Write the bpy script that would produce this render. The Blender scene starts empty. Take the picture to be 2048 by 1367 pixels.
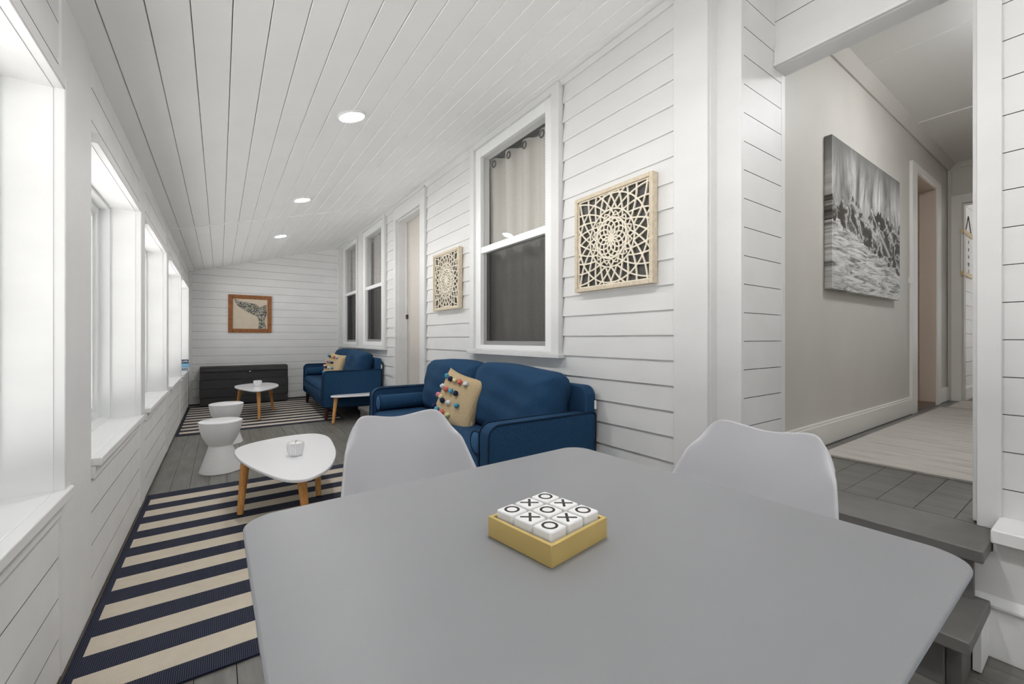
import bpy, bmesh, math, random
from mathutils import Vector, Matrix
random.seed(7)
SC = bpy.context.scene
COL = SC.collection
PI = math.pi

# ---------------------------------------------------------------- materials
def srgb(r, g, b):
    f = lambda c: (c/255/12.92) if c/255 <= .04045 else ((c/255+.055)/1.055)**2.4
    return (f(r), f(g), f(b), 1)

class NT:
    def __init__(s, name):
        s.m = bpy.data.materials.new(name); s.m.use_nodes = True
        s.t = s.m.node_tree; s.n = s.t.nodes; s.l = s.t.links
        s.b = s.n['Principled BSDF']; s.out = s.n['Material Output']
    def new(s, t, **kw):
        n = s.n.new(t)
        for k, v in kw.items(): setattr(n, k, v)
        return n
    def link(s, a, b): s.l.new(a, b)
    def math(s, op, a, b=None, c=None):
        n = s.new('ShaderNodeMath', operation=op)
        for i, v in enumerate((a, b, c)):
            if v is None: continue
            if isinstance(v, (int, float)): n.inputs[i].default_value = v
            else: s.link(v, n.inputs[i])
        return n.outputs[0]
    def ramp(s, fac, stops):
        r = s.new('ShaderNodeValToRGB')
        e = r.color_ramp.elements
        e[0].position, e[0].color = stops[0]; e[1].position, e[1].color = stops[-1]
        for p, c in stops[1:-1]:
            x = e.new(p); x.color = c
        s.link(fac, r.inputs[0]); return r.outputs[0]
    def mix(s, fac, a, b, blend='MIX'):
        n = s.new('ShaderNodeMix', data_type='RGBA', blend_type=blend)
        for sock, v in ((n.inputs[0], fac), (n.inputs[6], a), (n.inputs[7], b)):
            if isinstance(v, (int, float)): sock.default_value = v
            elif isinstance(v, tuple): sock.default_value = v
            else: s.link(v, sock)
        return n.outputs[2]
    def coord(s, kind='Object', scale=(1, 1, 1), loc=(0, 0, 0), rot=(0, 0, 0)):
        tc = s.new('ShaderNodeTexCoord'); mp = s.new('ShaderNodeMapping')
        mp.inputs['Scale'].default_value = scale; mp.inputs['Location'].default_value = loc
        mp.inputs['Rotation'].default_value = rot
        s.link(tc.outputs[kind], mp.inputs[0]); return mp.outputs[0]
    def noise(s, vec, scale, detail=3, rough=.5, dist=0):
        n = s.new('ShaderNodeTexNoise'); n.inputs['Scale'].default_value = scale
        n.inputs['Detail'].default_value = detail; n.inputs['Roughness'].default_value = rough
        n.inputs['Distortion'].default_value = dist
        s.link(vec, n.inputs['Vector']); return n.outputs['Fac']
    def bump(s, h, strength=.2, dist=.002):
        n = s.new('ShaderNodeBump'); n.inputs['Strength'].default_value = strength
        n.inputs['Distance'].default_value = dist
        s.link(h, n.inputs['Height']); s.link(n.outputs[0], s.b.inputs['Normal'])
    def base(s, v):
        if isinstance(v, tuple): s.b.inputs['Base Color'].default_value = v
        else: s.link(v, s.b.inputs['Base Color'])
    def rough(s, v): s.b.inputs['Roughness'].default_value = v

def plain(name, c, rough=.5, metal=0, var=0, vscale=8, bscale=0, bstr=.15, spec=.5, stretch=(1, 1, 1)):
    t = NT(name); t.rough(rough); t.b.inputs['Metallic'].default_value = metal
    t.b.inputs['Specular IOR Level'].default_value = spec
    if var or bscale: co = t.coord(scale=stretch)
    if var:
        n = t.noise(co, vscale, 4)
        lo = tuple(x*(1-var) for x in c[:3])+(1,); hi = tuple(min(1, x*(1+var)) for x in c[:3])+(1,)
        t.base(t.ramp(n, [(.3, lo), (.7, hi)]))
    else: t.base(c)
    if bscale: t.bump(t.noise(co, bscale, 3), bstr, .002)
    return t.m

M = {}
M['white'] = plain('white_paint', (.84, .84, .84, 1), .45, var=.02, vscale=5, bscale=60, bstr=.04)
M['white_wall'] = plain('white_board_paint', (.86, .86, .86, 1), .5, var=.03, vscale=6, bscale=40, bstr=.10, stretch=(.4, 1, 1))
M['ceiling'] = plain('ceiling_paint', (.94, .94, .935, 1), .5, var=.015, vscale=4)
M['vinyl'] = plain('white_vinyl', (.82, .83, .83, 1), .3)
M['gap'] = plain('gap_shadow_board', (.09, .09, .09, 1), .9)
M['dark_gap'] = plain('dark_void', (.012, .012, .012, 1), .9)
M['hall_wall'] = plain('hall_wall_paint', srgb(196, 193, 187), .5, var=.03, vscale=3)
M['hall_ceiling'] = plain('hall_ceiling_paint', (.80, .79, .78, 1), .6)
M['hall_trim'] = plain('hall_trim_paint', srgb(222, 220, 216), .4)
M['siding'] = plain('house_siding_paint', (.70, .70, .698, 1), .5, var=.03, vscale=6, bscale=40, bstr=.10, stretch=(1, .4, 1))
M['warm_wall'] = plain('warm_door_paint', srgb(205, 190, 176), .5)
M['house'] = plain('house_interior', (.25, .24, .22, 1), .8)
M['door_leaf'] = plain('door_leaf_paint', srgb(200, 194, 187), .5, var=.02, vscale=30)
M['tread'] = plain('grey_step_paint', srgb(106, 104, 102), .5, var=.10, vscale=9, bscale=50, bstr=.1)
M['raw_wood'] = plain('raw_wood_edge', srgb(120, 100, 75), .8, var=.3, vscale=20)
M['brass'] = plain('aged_latch_metal', srgb(90, 82, 72), .4, .8)
M['ground'] = plain('outdoor_ground', (.72, .71, .69, 1), .9, var=.15, vscale=1.5)

def floor_mat(name, c, wear=.5):
    t = NT(name); t.rough(.42)
    co = t.coord(scale=(1, .12, 1)); co2 = t.coord()
    n1 = t.noise(co, 30, 5, .6); n2 = t.noise(co2, 2.2, 5, .65)
    lo = tuple(x*.72 for x in c[:3])+(1,); hi = tuple(x*1.22 for x in c[:3])+(1,)
    a = t.ramp(n1, [(.3, lo), (.7, hi)])
    dirt = t.ramp(n2, [(.45, (1, 1, 1, 1)), (.68, (.62, .58, .52, 1))])
    t.base(t.mix(wear, a, t.mix(1.0, a, dirt, 'MULTIPLY')))
    t.bump(n1, .12, .002)
    return t.m
M['floor'] = floor_mat('grey_porch_floor_paint', srgb(114, 112, 107))
M['hall_floor'] = floor_mat('grey_hall_floor_paint', srgb(106, 104, 101), .3)

def rug_mat(name, y0, n, pitch, first, hw, y1):
    """cream stripes of half pitch on navy, bound in navy; woven flecks"""
    t = NT(name); t.rough(.95); t.b.inputs['Specular IOR Level'].default_value = .1
    tc = t.new('ShaderNodeTexCoord'); sp = t.new('ShaderNodeSeparateXYZ')
    t.link(tc.outputs['Object'], sp.inputs[0]); x, y = sp.outputs[0], sp.outputs[1]
    ph = t.math('FRACT', t.math('DIVIDE', t.math('SUBTRACT', y, first), pitch))
    cream = t.math('LESS_THAN', ph, .50)
    cream = t.math('MULTIPLY', cream, t.math('GREATER_THAN', y, first))
    cream = t.math('MULTIPLY', cream, t.math('LESS_THAN', y, first+pitch*n-pitch*.4))
    cream = t.math('MULTIPLY', cream, t.math('LESS_THAN', t.math('ABSOLUTE', x), hw-.026))
    vx = t.math('SINE', t.math('MULTIPLY', x, 2*PI/.0115))
    sh = t.math('MULTIPLY', t.math('SIGN', vx), 1.57)
    vy = t.math('SINE', t.math('ADD', t.math('MULTIPLY', y, 2*PI/.0135), sh))
    dots = t.math('MULTIPLY', t.math('ABSOLUTE', vx), t.math('ABSOLUTE', vy))
    fl = t.math('GREATER_THAN', dots, .80)
    nz = t.noise(tc.outputs['Object'], 25, 3)
    cr = t.mix(fl, srgb(206, 196, 180), srgb(190, 179, 160))
    nv = t.mix(t.math('MULTIPLY', fl, .55), srgb(38, 43, 60), srgb(150, 148, 150))
    c = t.mix(cream, nv, cr)
    c = t.mix(.25, c, t.ramp(nz, [(.3, (.75, .75, .75, 1)), (.7, (1, 1, 1, 1))]), 'MULTIPLY')
    t.base(c); t.bump(dots, .5, .0015)
    return t.m

def fabric_mat(name, c, c2):
    t = NT(name); t.rough(.9); t.b.inputs['Specular IOR Level'].default_value = .2
    t.b.inputs['Sheen Weight'].default_value = .0; t.b.inputs['Sheen Roughness'].default_value = .5
    co = t.coord(); n = t.noise(co, 420, 2, .6); n2 = t.noise(co, 6, 3)
    a = t.ramp(n, [(.35, c), (.65, c2)])
    t.base(t.mix(.3, a, t.ramp(n2, [(.3, (.8, .8, .8, 1)), (.7, (1, 1, 1, 1))]), 'MULTIPLY'))
    t.bump(n, .25, .0008)
    return t.m
M['blue'] = fabric_mat('blue_upholstery', srgb(23, 53, 82), srgb(43, 79, 113))
M['piping'] = fabric_mat('navy_piping', srgb(14, 34, 58), srgb(24, 48, 76))
M['bolster_end'] = fabric_mat('bolster_end_fabric', srgb(46, 88, 128), srgb(66, 106, 146))
M['straw'] = None
def straw_mat():
    t = NT('woven_straw'); t.rough(.85)
    co = t.coord(scale=(1, 1, 1)); w = t.new('ShaderNodeTexWave', wave_type='BANDS', bands_direction='Y')
    w.inputs['Scale'].default_value = 42; w.inputs['Distortion'].default_value = 4
    w.inputs['Detail'].default_value = 2; w.inputs['Detail Scale'].default_value = 12
    t.link(co, w.inputs[0]); n = t.noise(co, 160, 3)
    a = t.ramp(w.outputs['Fac'], [(.2, srgb(216, 186, 140)), (.8, srgb(244, 220, 176))])
    t.base(t.mix(.45, a, t.ramp(n, [(.3, srgb(196, 162, 114)), (.7, srgb(250, 230, 192))])))
    t.bump(w.outputs['Fac'], .8, .005); return t.m
M['straw'] = straw_mat()
def wood_mat(name, a, b, axis=(14, 14, 1.4), rough=.45):
    t = NT(name); t.rough(rough); co = t.coord(scale=axis)
    n = t.noise(co, 5, 5, .6, .6)
    t.base(t.ramp(n, [(.3, a), (.7, b)])); t.bump(n, .05, .001); return t.m
M['beech'] = wood_mat('honey_beech', srgb(178, 118, 56), srgb(214, 158, 90))
M['dark_leg'] = wood_mat('dark_red_wood', srgb(52, 20, 18), srgb(78, 34, 28))
M['frame_wood'] = wood_mat('worn_brown_frame', srgb(120, 68, 26), srgb(176, 110, 52), (6, 6, 6))
M['limewood'] = wood_mat('limed_wood_frame', srgb(190, 174, 150), srgb(216, 204, 184), (10, 10, 10), .6)
M['cut_wood'] = plain('cream_cut_lattice', srgb(226, 218, 200), .6, var=.04, vscale=20)
M['charcoal'] = plain('charcoal_backing', srgb(74, 72, 70), .6, var=.25, vscale=14)
M['brown_floor'] = wood_mat('brown_threshold', srgb(88, 70, 56), srgb(120, 98, 78))
M['plastic_grey'] = plain('grey_chair_plastic', srgb(184, 184, 188), .38, var=.01, vscale=3)
M['table_grey'] = plain('grey_table_lacquer', srgb(137, 138, 141), .42, var=.02, vscale=4)
M['table_edge'] = plain('grey_table_edge', srgb(176, 182, 190), .3)
M['gloss_white'] = plain('white_lacquer', (.84, .84, .86, 1), .22)
M['stool'] = None
def stool_mat():
    t = NT('white_stool_plastic'); t.base((.85, .85, .86, 1)); t.rough(.4)
    tc = t.new('ShaderNodeTexCoord'); sp = t.new('ShaderNodeSeparateXYZ'); t.link(tc.outputs['Object'], sp.inputs[0])
    z = sp.outputs[2]
    g = t.math('MULTIPLY', t.math('SINE', t.math('MULTIPLY', z, 2*PI/.008)), t.math('LESS_THAN', z, .2))
    t.bump(g, .35, .002); return t.m
M['stool'] = stool_mat()
M['ceramic'] = plain('white_ceramic', (.82, .82, .83, 1), .25)
M['wax'] = plain('candle_wax', (.80, .79, .76, 1), .5)
M['wick'] = plain('wick', (.12, .11, .10, 1), .9)
M['resin'] = None
def resin_mat():
    t = NT('charcoal_resin'); t.rough(.6); co = t.coord(scale=(.3, 1, 3)); n = t.noise(co, 60, 4)
    t.base(t.ramp(n, [(.3, srgb(42, 42, 44)), (.7, srgb(56, 56, 58))])); t.bump(n, .2, .002); return t.m
M['resin'] = resin_mat()
M['chrome'] = plain('chrome', (.75, .75, .76, 1), .25, 1)
M['gold'] = plain('matte_gold_box', srgb(218, 190, 120), .38, .45, var=.03, vscale=30)
M['tile'] = plain('white_game_tile', (.84, .84, .84, 1), .35)
M['ink'] = plain('black_print', srgb(40, 36, 35), .5)
M['label_white'] = plain('label_white', (.85, .85, .85, 1), .7)
M['canvas_cream'] = plain('cream_panel', srgb(222, 208, 188), .7, var=.03, vscale=12)
M['frosted'] = plain('grommet_steel', srgb(96, 94, 90), .4, .6)
M['curtain_tag'] = None
for nm, c in (('teal', (84, 162, 190)), ('navy', (32, 38, 78)), ('coral', (222, 112, 104)), ('pale', (216, 222, 226)),
              ('lime', (214, 208, 158)), ('pink', (222, 142, 158))):
    M['pom_'+nm] = plain('pompom_'+nm, srgb(*c), .95, var=.25, vscale=90, bscale=200, bstr=1)
M['sign_navy'] = plain('sign_navy', srgb(24, 50, 84), .6)
M['sign_blue'] = plain('sign_light_blue', srgb(128, 186, 220), .6)
M['sign_pale'] = plain('sign_pale', srgb(206, 216, 224), .6)
M['sign_ltblue'] = plain('sign_lettering_blue', srgb(176, 222, 246), .6)
M['batten'] = wood_mat('pale_batten', srgb(200, 176, 124), srgb(222, 202, 156))

def speckle_mat():
    t = NT('speckled_whale_print'); t.rough(.7); co = t.coord()
    v = t.new('ShaderNodeTexVoronoi'); v.inputs['Scale'].default_value = 85; t.link(co, v.inputs['Vector'])
    s_ = t.new('ShaderNodeSeparateColor'); t.link(v.outputs['Color'], s_.inputs[0])
    t.base(t.ramp(s_.outputs[0], [(0, srgb(30, 32, 34)), (.3, srgb(84, 88, 86)), (.42, srgb(206, 200, 190)), (.55, srgb(150, 128, 150)), (.68, srgb(190, 188, 150)), (.8, srgb(60, 78, 64)), (1, srgb(226, 220, 208))]))
    return t.m
M['speckle'] = speckle_mat()

def wave_mat(w, h):
    t = NT('wave_canvas_print'); t.rough(.6); t.b.inputs['Specular IOR Level'].default_value = .2
    tc = t.new('ShaderNodeTexCoord'); sp = t.new('ShaderNodeSeparateXYZ'); t.link(tc.outputs['Object'], sp.inputs[0])
    u = t.math('DIVIDE', sp.outputs[0], w); v = t.math('DIVIDE', sp.outputs[2], h)
    cb = t.new('ShaderNodeCombineXYZ'); t.link(u, cb.inputs[0]); t.link(v, cb.inputs[1])
    def map_(sx, sy):
        m_ = t.new('ShaderNodeMapping'); m_.inputs['Scale'].default_value = (sx, sy, 1); t.link(cb.outputs[0], m_.inputs[0]); return m_.outputs[0]
    g = lambda k: srgb(k, k-1, k-3)
    # falling spray: tall streaks
    streak = t.noise(map_(5.5, 1.0), 1.7, 7, .68, .7)
    crest = t.math('ADD', .60, t.math('MULTIPLY', t.math('SUBTRACT', t.noise(map_(2.2, .01), 2.5, 3), .5), .38))
    d = t.math('SUBTRACT', v, crest)
    fade = t.ramp(d, [(0, (1, 1, 1, 1)), (.12, (1, 1, 1, 1)), (.40, (0, 0, 0, 1)), (1, (0, 0, 0, 1))])
    sky = t.ramp(v, [(.5, g(150)), (.75, g(124)), (1, g(112))])
    stc = t.ramp(streak, [(.36, g(92)), (.5, g(160)), (.62, g(212))])
    top = t.mix(fade, sky, stc)
    # dark face of the wave with foam veins
    vor = t.new('ShaderNodeTexVoronoi', feature='DISTANCE_TO_EDGE'); vor.inputs['Scale'].default_value = 1
    wob = t.noise(map_(6, 6), 1.5, 4)
    mp = t.new('ShaderNodeVectorMath', operation='ADD'); t.link(map_(7, 6.5), mp.inputs[0])
    wv = t.new('ShaderNodeCombineXYZ'); t.link(t.math('MULTIPLY', wob, 2.6), wv.inputs[0]); t.link(t.math('MULTIPLY', wob, -2.0), wv.inputs[1])
    t.link(wv.outputs[0], mp.inputs[1]); t.link(mp.outputs[0], vor.inputs['Vector'])
    face = t.ramp(vor.outputs['Distance'], [(0, g(196)), (.05, g(140)), (.13, g(74)), (.6, g(50))])
    warm = t.mix(t.ramp(u, [(0, (.35, .35, .35, 1)), (.5, (0, 0, 0, 1)), (1, (0, 0, 0, 1))]), face, srgb(72, 56, 44))
    # foam in front: long wavy ripples
    foam = t.noise(map_(3, 17), 2.0, 6, .62, 1.2)
    fc = t.ramp(foam, [(.36, g(112)), (.47, g(176)), (.58, g(212))])
    edge1 = t.math('ADD', crest, t.math('MULTIPLY', t.math('SUBTRACT', t.noise(map_(13, 2), 1.3, 5), .5), .26))
    isTop = t.math('GREATER_THAN', v, edge1)
    slope = t.math('SUBTRACT', .46, t.math('MULTIPLY', u, .24))
    edge2 = t.math('ADD', slope, t.math('MULTIPLY', t.math('SUBTRACT', t.noise(map_(8, 8), 1.5, 6, .65), .5), .22))
    isFoam = t.math('LESS_THAN', v, edge2)
    c = t.mix(isTop, warm, top); c = t.mix(isFoam, c, fc)
    t.base(c); return t.m

def hall_rug_mat():
    t = NT('faded_hall_rug'); t.rough(.95); co = t.coord(scale=(7, .9, 1)); n = t.noise(co, 3.2, 7, .72)
    n2 = t.noise(t.coord(), 260, 2)
    a = t.ramp(n, [(.25, srgb(146, 141, 134)), (.48, srgb(186, 181, 174)), (.75, srgb(200, 196, 189))])
    t.base(t.mix(.25, a, t.ramp(n2, [(.3, (.6, .6, .6, 1)), (.7, (1, 1, 1, 1))]), 'MULTIPLY')); return t.m
M['hall_rug'] = hall_rug_mat()

def glass_mat(name, tint=(.97, .975, .975, 1), k=1.0, gr=.6):
    t = NT(name); t.n.remove(t.b)
    tr = t.new('ShaderNodeBsdfTransparent'); tr.inputs[0].default_value = tint
    gl = t.new('ShaderNodeBsdfGlossy'); gl.inputs['Roughness'].default_value = .01
    ge = t.new('ShaderNodeNewGeometry'); dp = t.new('ShaderNodeVectorMath', operation='DOT_PRODUCT')
    t.link(ge.outputs['Incoming'], dp.inputs[0]); t.link(ge.outputs['Normal'], dp.inputs[1])
    q = t.math('POWER', t.math('SUBTRACT', 1, t.math('ABSOLUTE', dp.outputs['Value'])), 5)
    mx = t.new('ShaderNodeMixShader')
    t.link(t.math('MULTIPLY', t.math('ADD', .04, t.math('MULTIPLY', q, gr)), k), mx.inputs[0])
    t.link(tr.outputs[0], mx.inputs[1]); t.link(gl.outputs[0], mx.inputs[2]); t.link(mx.outputs[0], t.out.inputs[0])
    return t.m
M['glass'] = glass_mat('window_glass', k=1.2)
M['house_glass'] = glass_mat('house_window_glass', k=1.5, gr=.95)
def screen_mat():
    t = NT('insect_screen_mesh'); t.n.remove(t.b)
    tr = t.new('ShaderNodeBsdfTransparent'); di = t.new('ShaderNodeBsdfDiffuse'); di.inputs[0].default_value = (.06, .06, .06, 1)
    mx = t.new('ShaderNodeMixShader'); mx.inputs[0].default_value = .36
    t.link(tr.outputs[0], mx.inputs[1]); t.link(di.outputs[0], mx.inputs[2]); t.link(mx.outputs[0], t.out.inputs[0]); return t.m
M['screen'] = screen_mat()
M['screen_frame'] = plain('screen_frame_grey', srgb(140, 140, 140), .5)
def curtain_mat():
    t = NT('dotted_curtain'); t.rough(.9)
    tc = t.new('ShaderNodeTexCoord'); sp = t.new('ShaderNodeSeparateXYZ'); t.link(tc.outputs['UV'], sp.inputs[0])
    a = t.math('SINE', t.math('MULTIPLY', sp.outputs[0], 2*PI/.022)); b = t.math('SINE', t.math('MULTIPLY', sp.outputs[1], 2*PI/.022))
    d = t.math('GREATER_THAN', t.math('MULTIPLY', a, b), .25)
    t.base(t.mix(d, srgb(208, 202, 194), srgb(232, 228, 222)))
    return t.m
M['curtain'] = curtain_mat()
def emit_mat(name, c, s):
    t = NT(name); t.n.remove(t.b); e = t.new('ShaderNodeEmission'); e.inputs[0].default_value = c; e.inputs[1].default_value = s
    t.link(e.outputs[0], t.out.inputs[0]); return t.m
M['lamp'] = emit_mat('lamp_diffuser', (1, .985, .97, 1), 235)
M['hall_fill_lamp'] = emit_mat('hall_fill_diffuser', (.97, .985, 1, 1), 80)  # glow of the unseen lamp added to the hall

# ---------------------------------------------------------------- mesh builder
class MB:
    def __init__(s): s.v = []; s.f = []; s.mi = []; s.uv = None
    def add(s, vs, fs, mi=0):
        o = len(s.v); s.v += [tuple(v) for v in vs]
        s.f += [tuple(i+o for i in f) for f in fs]; s.mi += [mi]*len(fs); return s
    def box(s, x0, y0, z0, x1, y1, z1, mi=0):
        x0, x1 = sorted((x0, x1)); y0, y1 = sorted((y0, y1)); z0, z1 = sorted((z0, z1))
        vs = [(x0, y0, z0), (x1, y0, z0), (x1, y1, z0), (x0, y1, z0), (x0, y0, z1), (x1, y0, z1), (x1, y1, z1), (x0, y1, z1)]
        return s.add(vs, [(0, 3, 2, 1), (4, 5, 6, 7), (0, 1, 5, 4), (1, 2, 6, 5), (2, 3, 7, 6), (3, 0, 4, 7)], mi)
    def board(s, *a):
        """painted board whose top and bottom edges are darkened as groove shade (second material)"""
        k = len(s.mi); s.box(*a); s.mi[k] = s.mi[k+1] = 1; return s  # dark gap colour on these edges stands in for shade in the grooves
    def prism(s, poly, a0, a1, axis, mi=0):
        """poly in the plane normal to axis: y->(x,z), x->(y,z), z->(x,y)"""
        def P(p, a): return {'y': (p[0], a, p[1]), 'x': (a, p[0], p[1]), 'z': (p[0], p[1], a)}[axis]
        n = len(poly); vs = [P(p, a0) for p in poly]+[P(p, a1) for p in poly]
        fs = [tuple(range(n)), tuple(range(2*n-1, n-1, -1))]+[(i, i+n, (i+1) % n+n, (i+1) % n) for i in range(n)]
        return s.add(vs, fs, mi)
    def hexa(s, a, b, mi=0):
        """two quads a,b (4 pts each) joined"""
        return s.add(list(a)+list(b), [(0, 1, 2, 3), (7, 6, 5, 4), (0, 4, 5, 1), (1, 5, 6, 2), (2, 6, 7, 3), (3, 7, 4, 0)], mi)
    def lathe(s, prof, c=(0, 0, 0), n=40, mi=0, cap=True, rad=None):
        vs = []; m = len(prof)
        for r, z in prof:
            for k in range(n):
                a = 2*PI*k/n; rr = r*(rad(a, z) if rad else 1)
                vs.append((c[0]+rr*math.cos(a), c[1]+rr*math.sin(a), c[2]+z))
        fs = [(j*n+k, j*n+(k+1) % n, (j+1)*n+(k+1) % n, (j+1)*n+k) for j in range(m-1) for k in range(n)]
        if cap: fs += [tuple(range(n-1, -1, -1)), tuple((m-1)*n+k for k in range(n))]
        return s.add(vs, fs, mi)
    def tube(s, pts, rs, n=12, mi=0, closed=False):
        pts = [Vector(p) for p in pts]; m = len(pts)
        if isinstance(rs, (int, float)): rs = [rs]*m
        vs = []; prev = None
        for i in range(m):
            if closed: d = pts[(i+1) % m]-pts[i-1]
            else: d = pts[min(i+1, m-1)]-pts[max(i-1, 0)]
            d.normalize()
            if prev is None:
                a = Vector((0, 0, 1)) if abs(d.z) < .9 else Vector((1, 0, 0)); prev = a.cross(d).normalized()
            u = (prev-d*prev.dot(d)).normalized(); prev = u; w = d.cross(u)
            vs += [tuple(pts[i]+rs[i]*(math.cos(2*PI*k/n)*u+math.sin(2*PI*k/n)*w)) for k in range(n)]
        mm = m if closed else m-1
        fs = [(i*n+k, i*n+(k+1) % n, ((i+1) % m)*n+(k+1) % n, ((i+1) % m)*n+k) for i in range(mm) for k in range(n)]
        if not closed: fs += [tuple(range(n-1, -1, -1)), tuple((m-1)*n+k for k in range(n))]
        return s.add(vs, fs, mi)
    def grid(s, fn, nu, nv, mi=0, closed_u=False):
        vs = [fn(i/(nu-1 if not closed_u else nu), j/(nv-1)) for j in range(nv) for i in range(nu)]
        q = nu if closed_u else nu-1
        fs = [(j*nu+i, j*nu+(i+1) % nu, (j+1)*nu+(i+1) % nu, (j+1)*nu+i) for j in range(nv-1) for i in range(q)]
        return s.add(vs, fs, mi)
    def ball(s, c, r, n=12, m=8, mi=0, sq=(1, 1, 1), jit=0, rnd=None):
        vs = [(c[0], c[1], c[2]-r*sq[2])]
        for j in range(1, m):
            t = -PI/2+PI*j/m
            for k in range(n):
                a = 2*PI*k/n; q = 1+(rnd.uniform(-jit, jit) if rnd else 0)
                vs.append((c[0]+q*r*sq[0]*math.cos(t)*math.cos(a), c[1]+q*r*sq[1]*math.cos(t)*math.sin(a), c[2]+q*r*sq[2]*math.sin(t)))
        vs.append((c[0], c[1], c[2]+r*sq[2])); e = len(vs)-1
        fs = [(0, 1+(k+1) % n, 1+k) for k in range(n)]
        fs += [(1+j*n+k, 1+j*n+(k+1) % n, 1+(j+1)*n+(k+1) % n, 1+(j+1)*n+k) for j in range(m-2) for k in range(n)]
        fs += [(e, 1+(m-2)*n+k, 1+(m-2)*n+(k+1) % n) for k in range(n)]
        return s.add(vs, fs, mi)
    def xform(s, mat):
        s.v = [tuple(mat @ Vector(v)) for v in s.v]; return s
    def build(s, name, mats, parent=None, bevel=0, seg=2, smooth=None, sub=0, solid=0):
        me = bpy.data.meshes.new(name); me.from_pydata(s.v, [], s.f); me.update()
        bm = bmesh.new(); bm.from_mesh(me); bmesh.ops.recalc_face_normals(bm, faces=bm.faces[:]); bm.to_mesh(me); bm.free()
        if not isinstance(mats, (list, tuple)): mats = [mats]
        for m_ in mats: me.materials.append(m_)
        for p, i in zip(me.polygons, s.mi): p.material_index = i
        if s.uv:
            ul = me.uv_layers.new(name='UVMap')
            for lp in me.loops: ul.data[lp.index].uv = s.uv[lp.vertex_index]
        if smooth is not None:
            for p in me.polygons: p.use_smooth = True
            me.set_sharp_from_angle(angle=math.radians(smooth))
        o = bpy.data.objects.new(name, me); COL.objects.link(o)
        if parent: o.parent = parent
        if solid:
            md = o.modifiers.new('solid', 'SOLIDIFY'); md.thickness = solid; md.offset = 0
        if bevel:
            md = o.modifiers.new('bevel', 'BEVEL'); md.width = bevel; md.segments = seg; md.limit_method = 'ANGLE'; md.angle_limit = math.radians(40)
            for p in me.polygons: p.use_smooth = True
            me.set_sharp_from_angle(angle=math.radians(35))
            md.harden_normals = False
        if sub:
            md = o.modifiers.new('sub', 'SUBSURF'); md.levels = sub; md.render_levels = sub
            for p in me.polygons: p.use_smooth = True
        return o

def tag(o, label, cat, group=None, kind=None):
    o['label'] = label; o['category'] = cat
    if group: o['group'] = group
    if kind: o['kind'] = kind
    return o
def thing(name, label, cat, loc=(0, 0, 0), rz=0, group=None, kind=None):
    o = bpy.data.objects.new(name, None); COL.objects.link(o); o.empty_display_size = .1
    o.location = loc; o.rotation_euler = (0, 0, rz); return tag(o, label, cat, group, kind)
def struct(o, label, cat): return tag(o, label, cat, kind='structure')
def dup(root, loc, rz, label, group=None):
    r = root.copy(); COL.objects.link(r); r.location = loc; r.rotation_euler = (0, 0, rz); r['label'] = label
    if group: r['group'] = group
    for ch in list(root.children):
        c = ch.copy(); COL.objects.link(c); c.parent = r
        for g in list(ch.children):
            d = g.copy(); COL.objects.link(d); d.parent = c
    return r
def text_mesh(name, body, size, mat, parent, M4, depth=.0006, bold=0):
    cu = bpy.data.curves.new(name, 'FONT'); cu.body = body; cu.size = size; cu.align_x = 'CENTER'; cu.align_y = 'CENTER'
    cu.extrude = depth; cu.offset = bold; cu.resolution_u = 3
    t = bpy.data.objects.new(name+'_tmp', cu); COL.objects.link(t)
    dg = bpy.context.evaluated_depsgraph_get(); me = bpy.data.meshes.new_from_object(t.evaluated_get(dg))
    bpy.data.objects.remove(t); bpy.data.curves.remove(cu)
    me.materials.clear(); me.materials.append(mat); me.transform(M4); me.name = name
    o = bpy.data.objects.new(name, me); COL.objects.link(o); o.parent = parent; return o

# ---------------------------------------------------------------- room numbers
L, R, YB, YN = -.40, 1.85, 8.30, -1.60
W2 = 2.235                       # wall with the opening to the hall
HF = .385                        # hall floor level
SL = .64/2.25                    # slope of the ceiling
def cz(x): return 2.10+(x-L)*SL
def cuts(a0, a1, ops): 
    s = sorted({a0, a1, *[min(max(v, a0), a1) for o in ops for v in o]}); return list(zip(s[:-1], s[1:]))
def cells(a0, a1, z0, z1, ops):
    """rectangles covering [a0,a1]x[z0,z1] minus the openings (a0,a1,z0,z1)"""
    out = []
    for p, q in cuts(a0, a1, [(o[0], o[1]) for o in ops]):
        if q-p < 1e-6: continue
        m = (p+q)/2; zs = [z0]; hol = sorted((o[2], o[3]) for o in ops if o[0] < m < o[1])
        cur = z0
        for h0, h1 in hol:
            if h0 > cur: out.append((p, q, cur, min(h0, z1)))
            cur = max(cur, h1)
        if cur < z1: out.append((p, q, cur, z1))
    return out
def boards(a0, a1, z0, z1, ops, first, pitch, gap=.0036):
    """horizontal boards as (a0,a1,z0,z1) pieces; joints at first + k*pitch"""
    out = []; k0 = math.floor((z0-first)/pitch)-1
    for k in range(k0, k0+int((z1-z0)/pitch)+4):
        b0 = max(z0, first+k*pitch+gap/2); b1 = min(z1, first+(k+1)*pitch-gap/2)
        if b1-b0 < .004: continue
        # merge horizontally where nothing interrupts
        row = []
        for p, q in cuts(a0, a1, [(o[0], o[1]) for o in ops if o[2] < b1 and o[3] > b0]):
            m = (p+q)/2; hol = [o for o in ops if o[0] < m < o[1] and o[2] < b1 and o[3] > b0]
            c0, c1 = b0, b1
            for o in hol:
                if o[2] <= c0 and o[3] >= c1: c1 = c0
                elif o[2] > c0: c1 = min(c1, o[2])
                else: c0 = max(c0, o[3])
            if c1-c0 > .003 and q-p > .002: row.append((p, q, c0, c1))
        out += row
    return out

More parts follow.
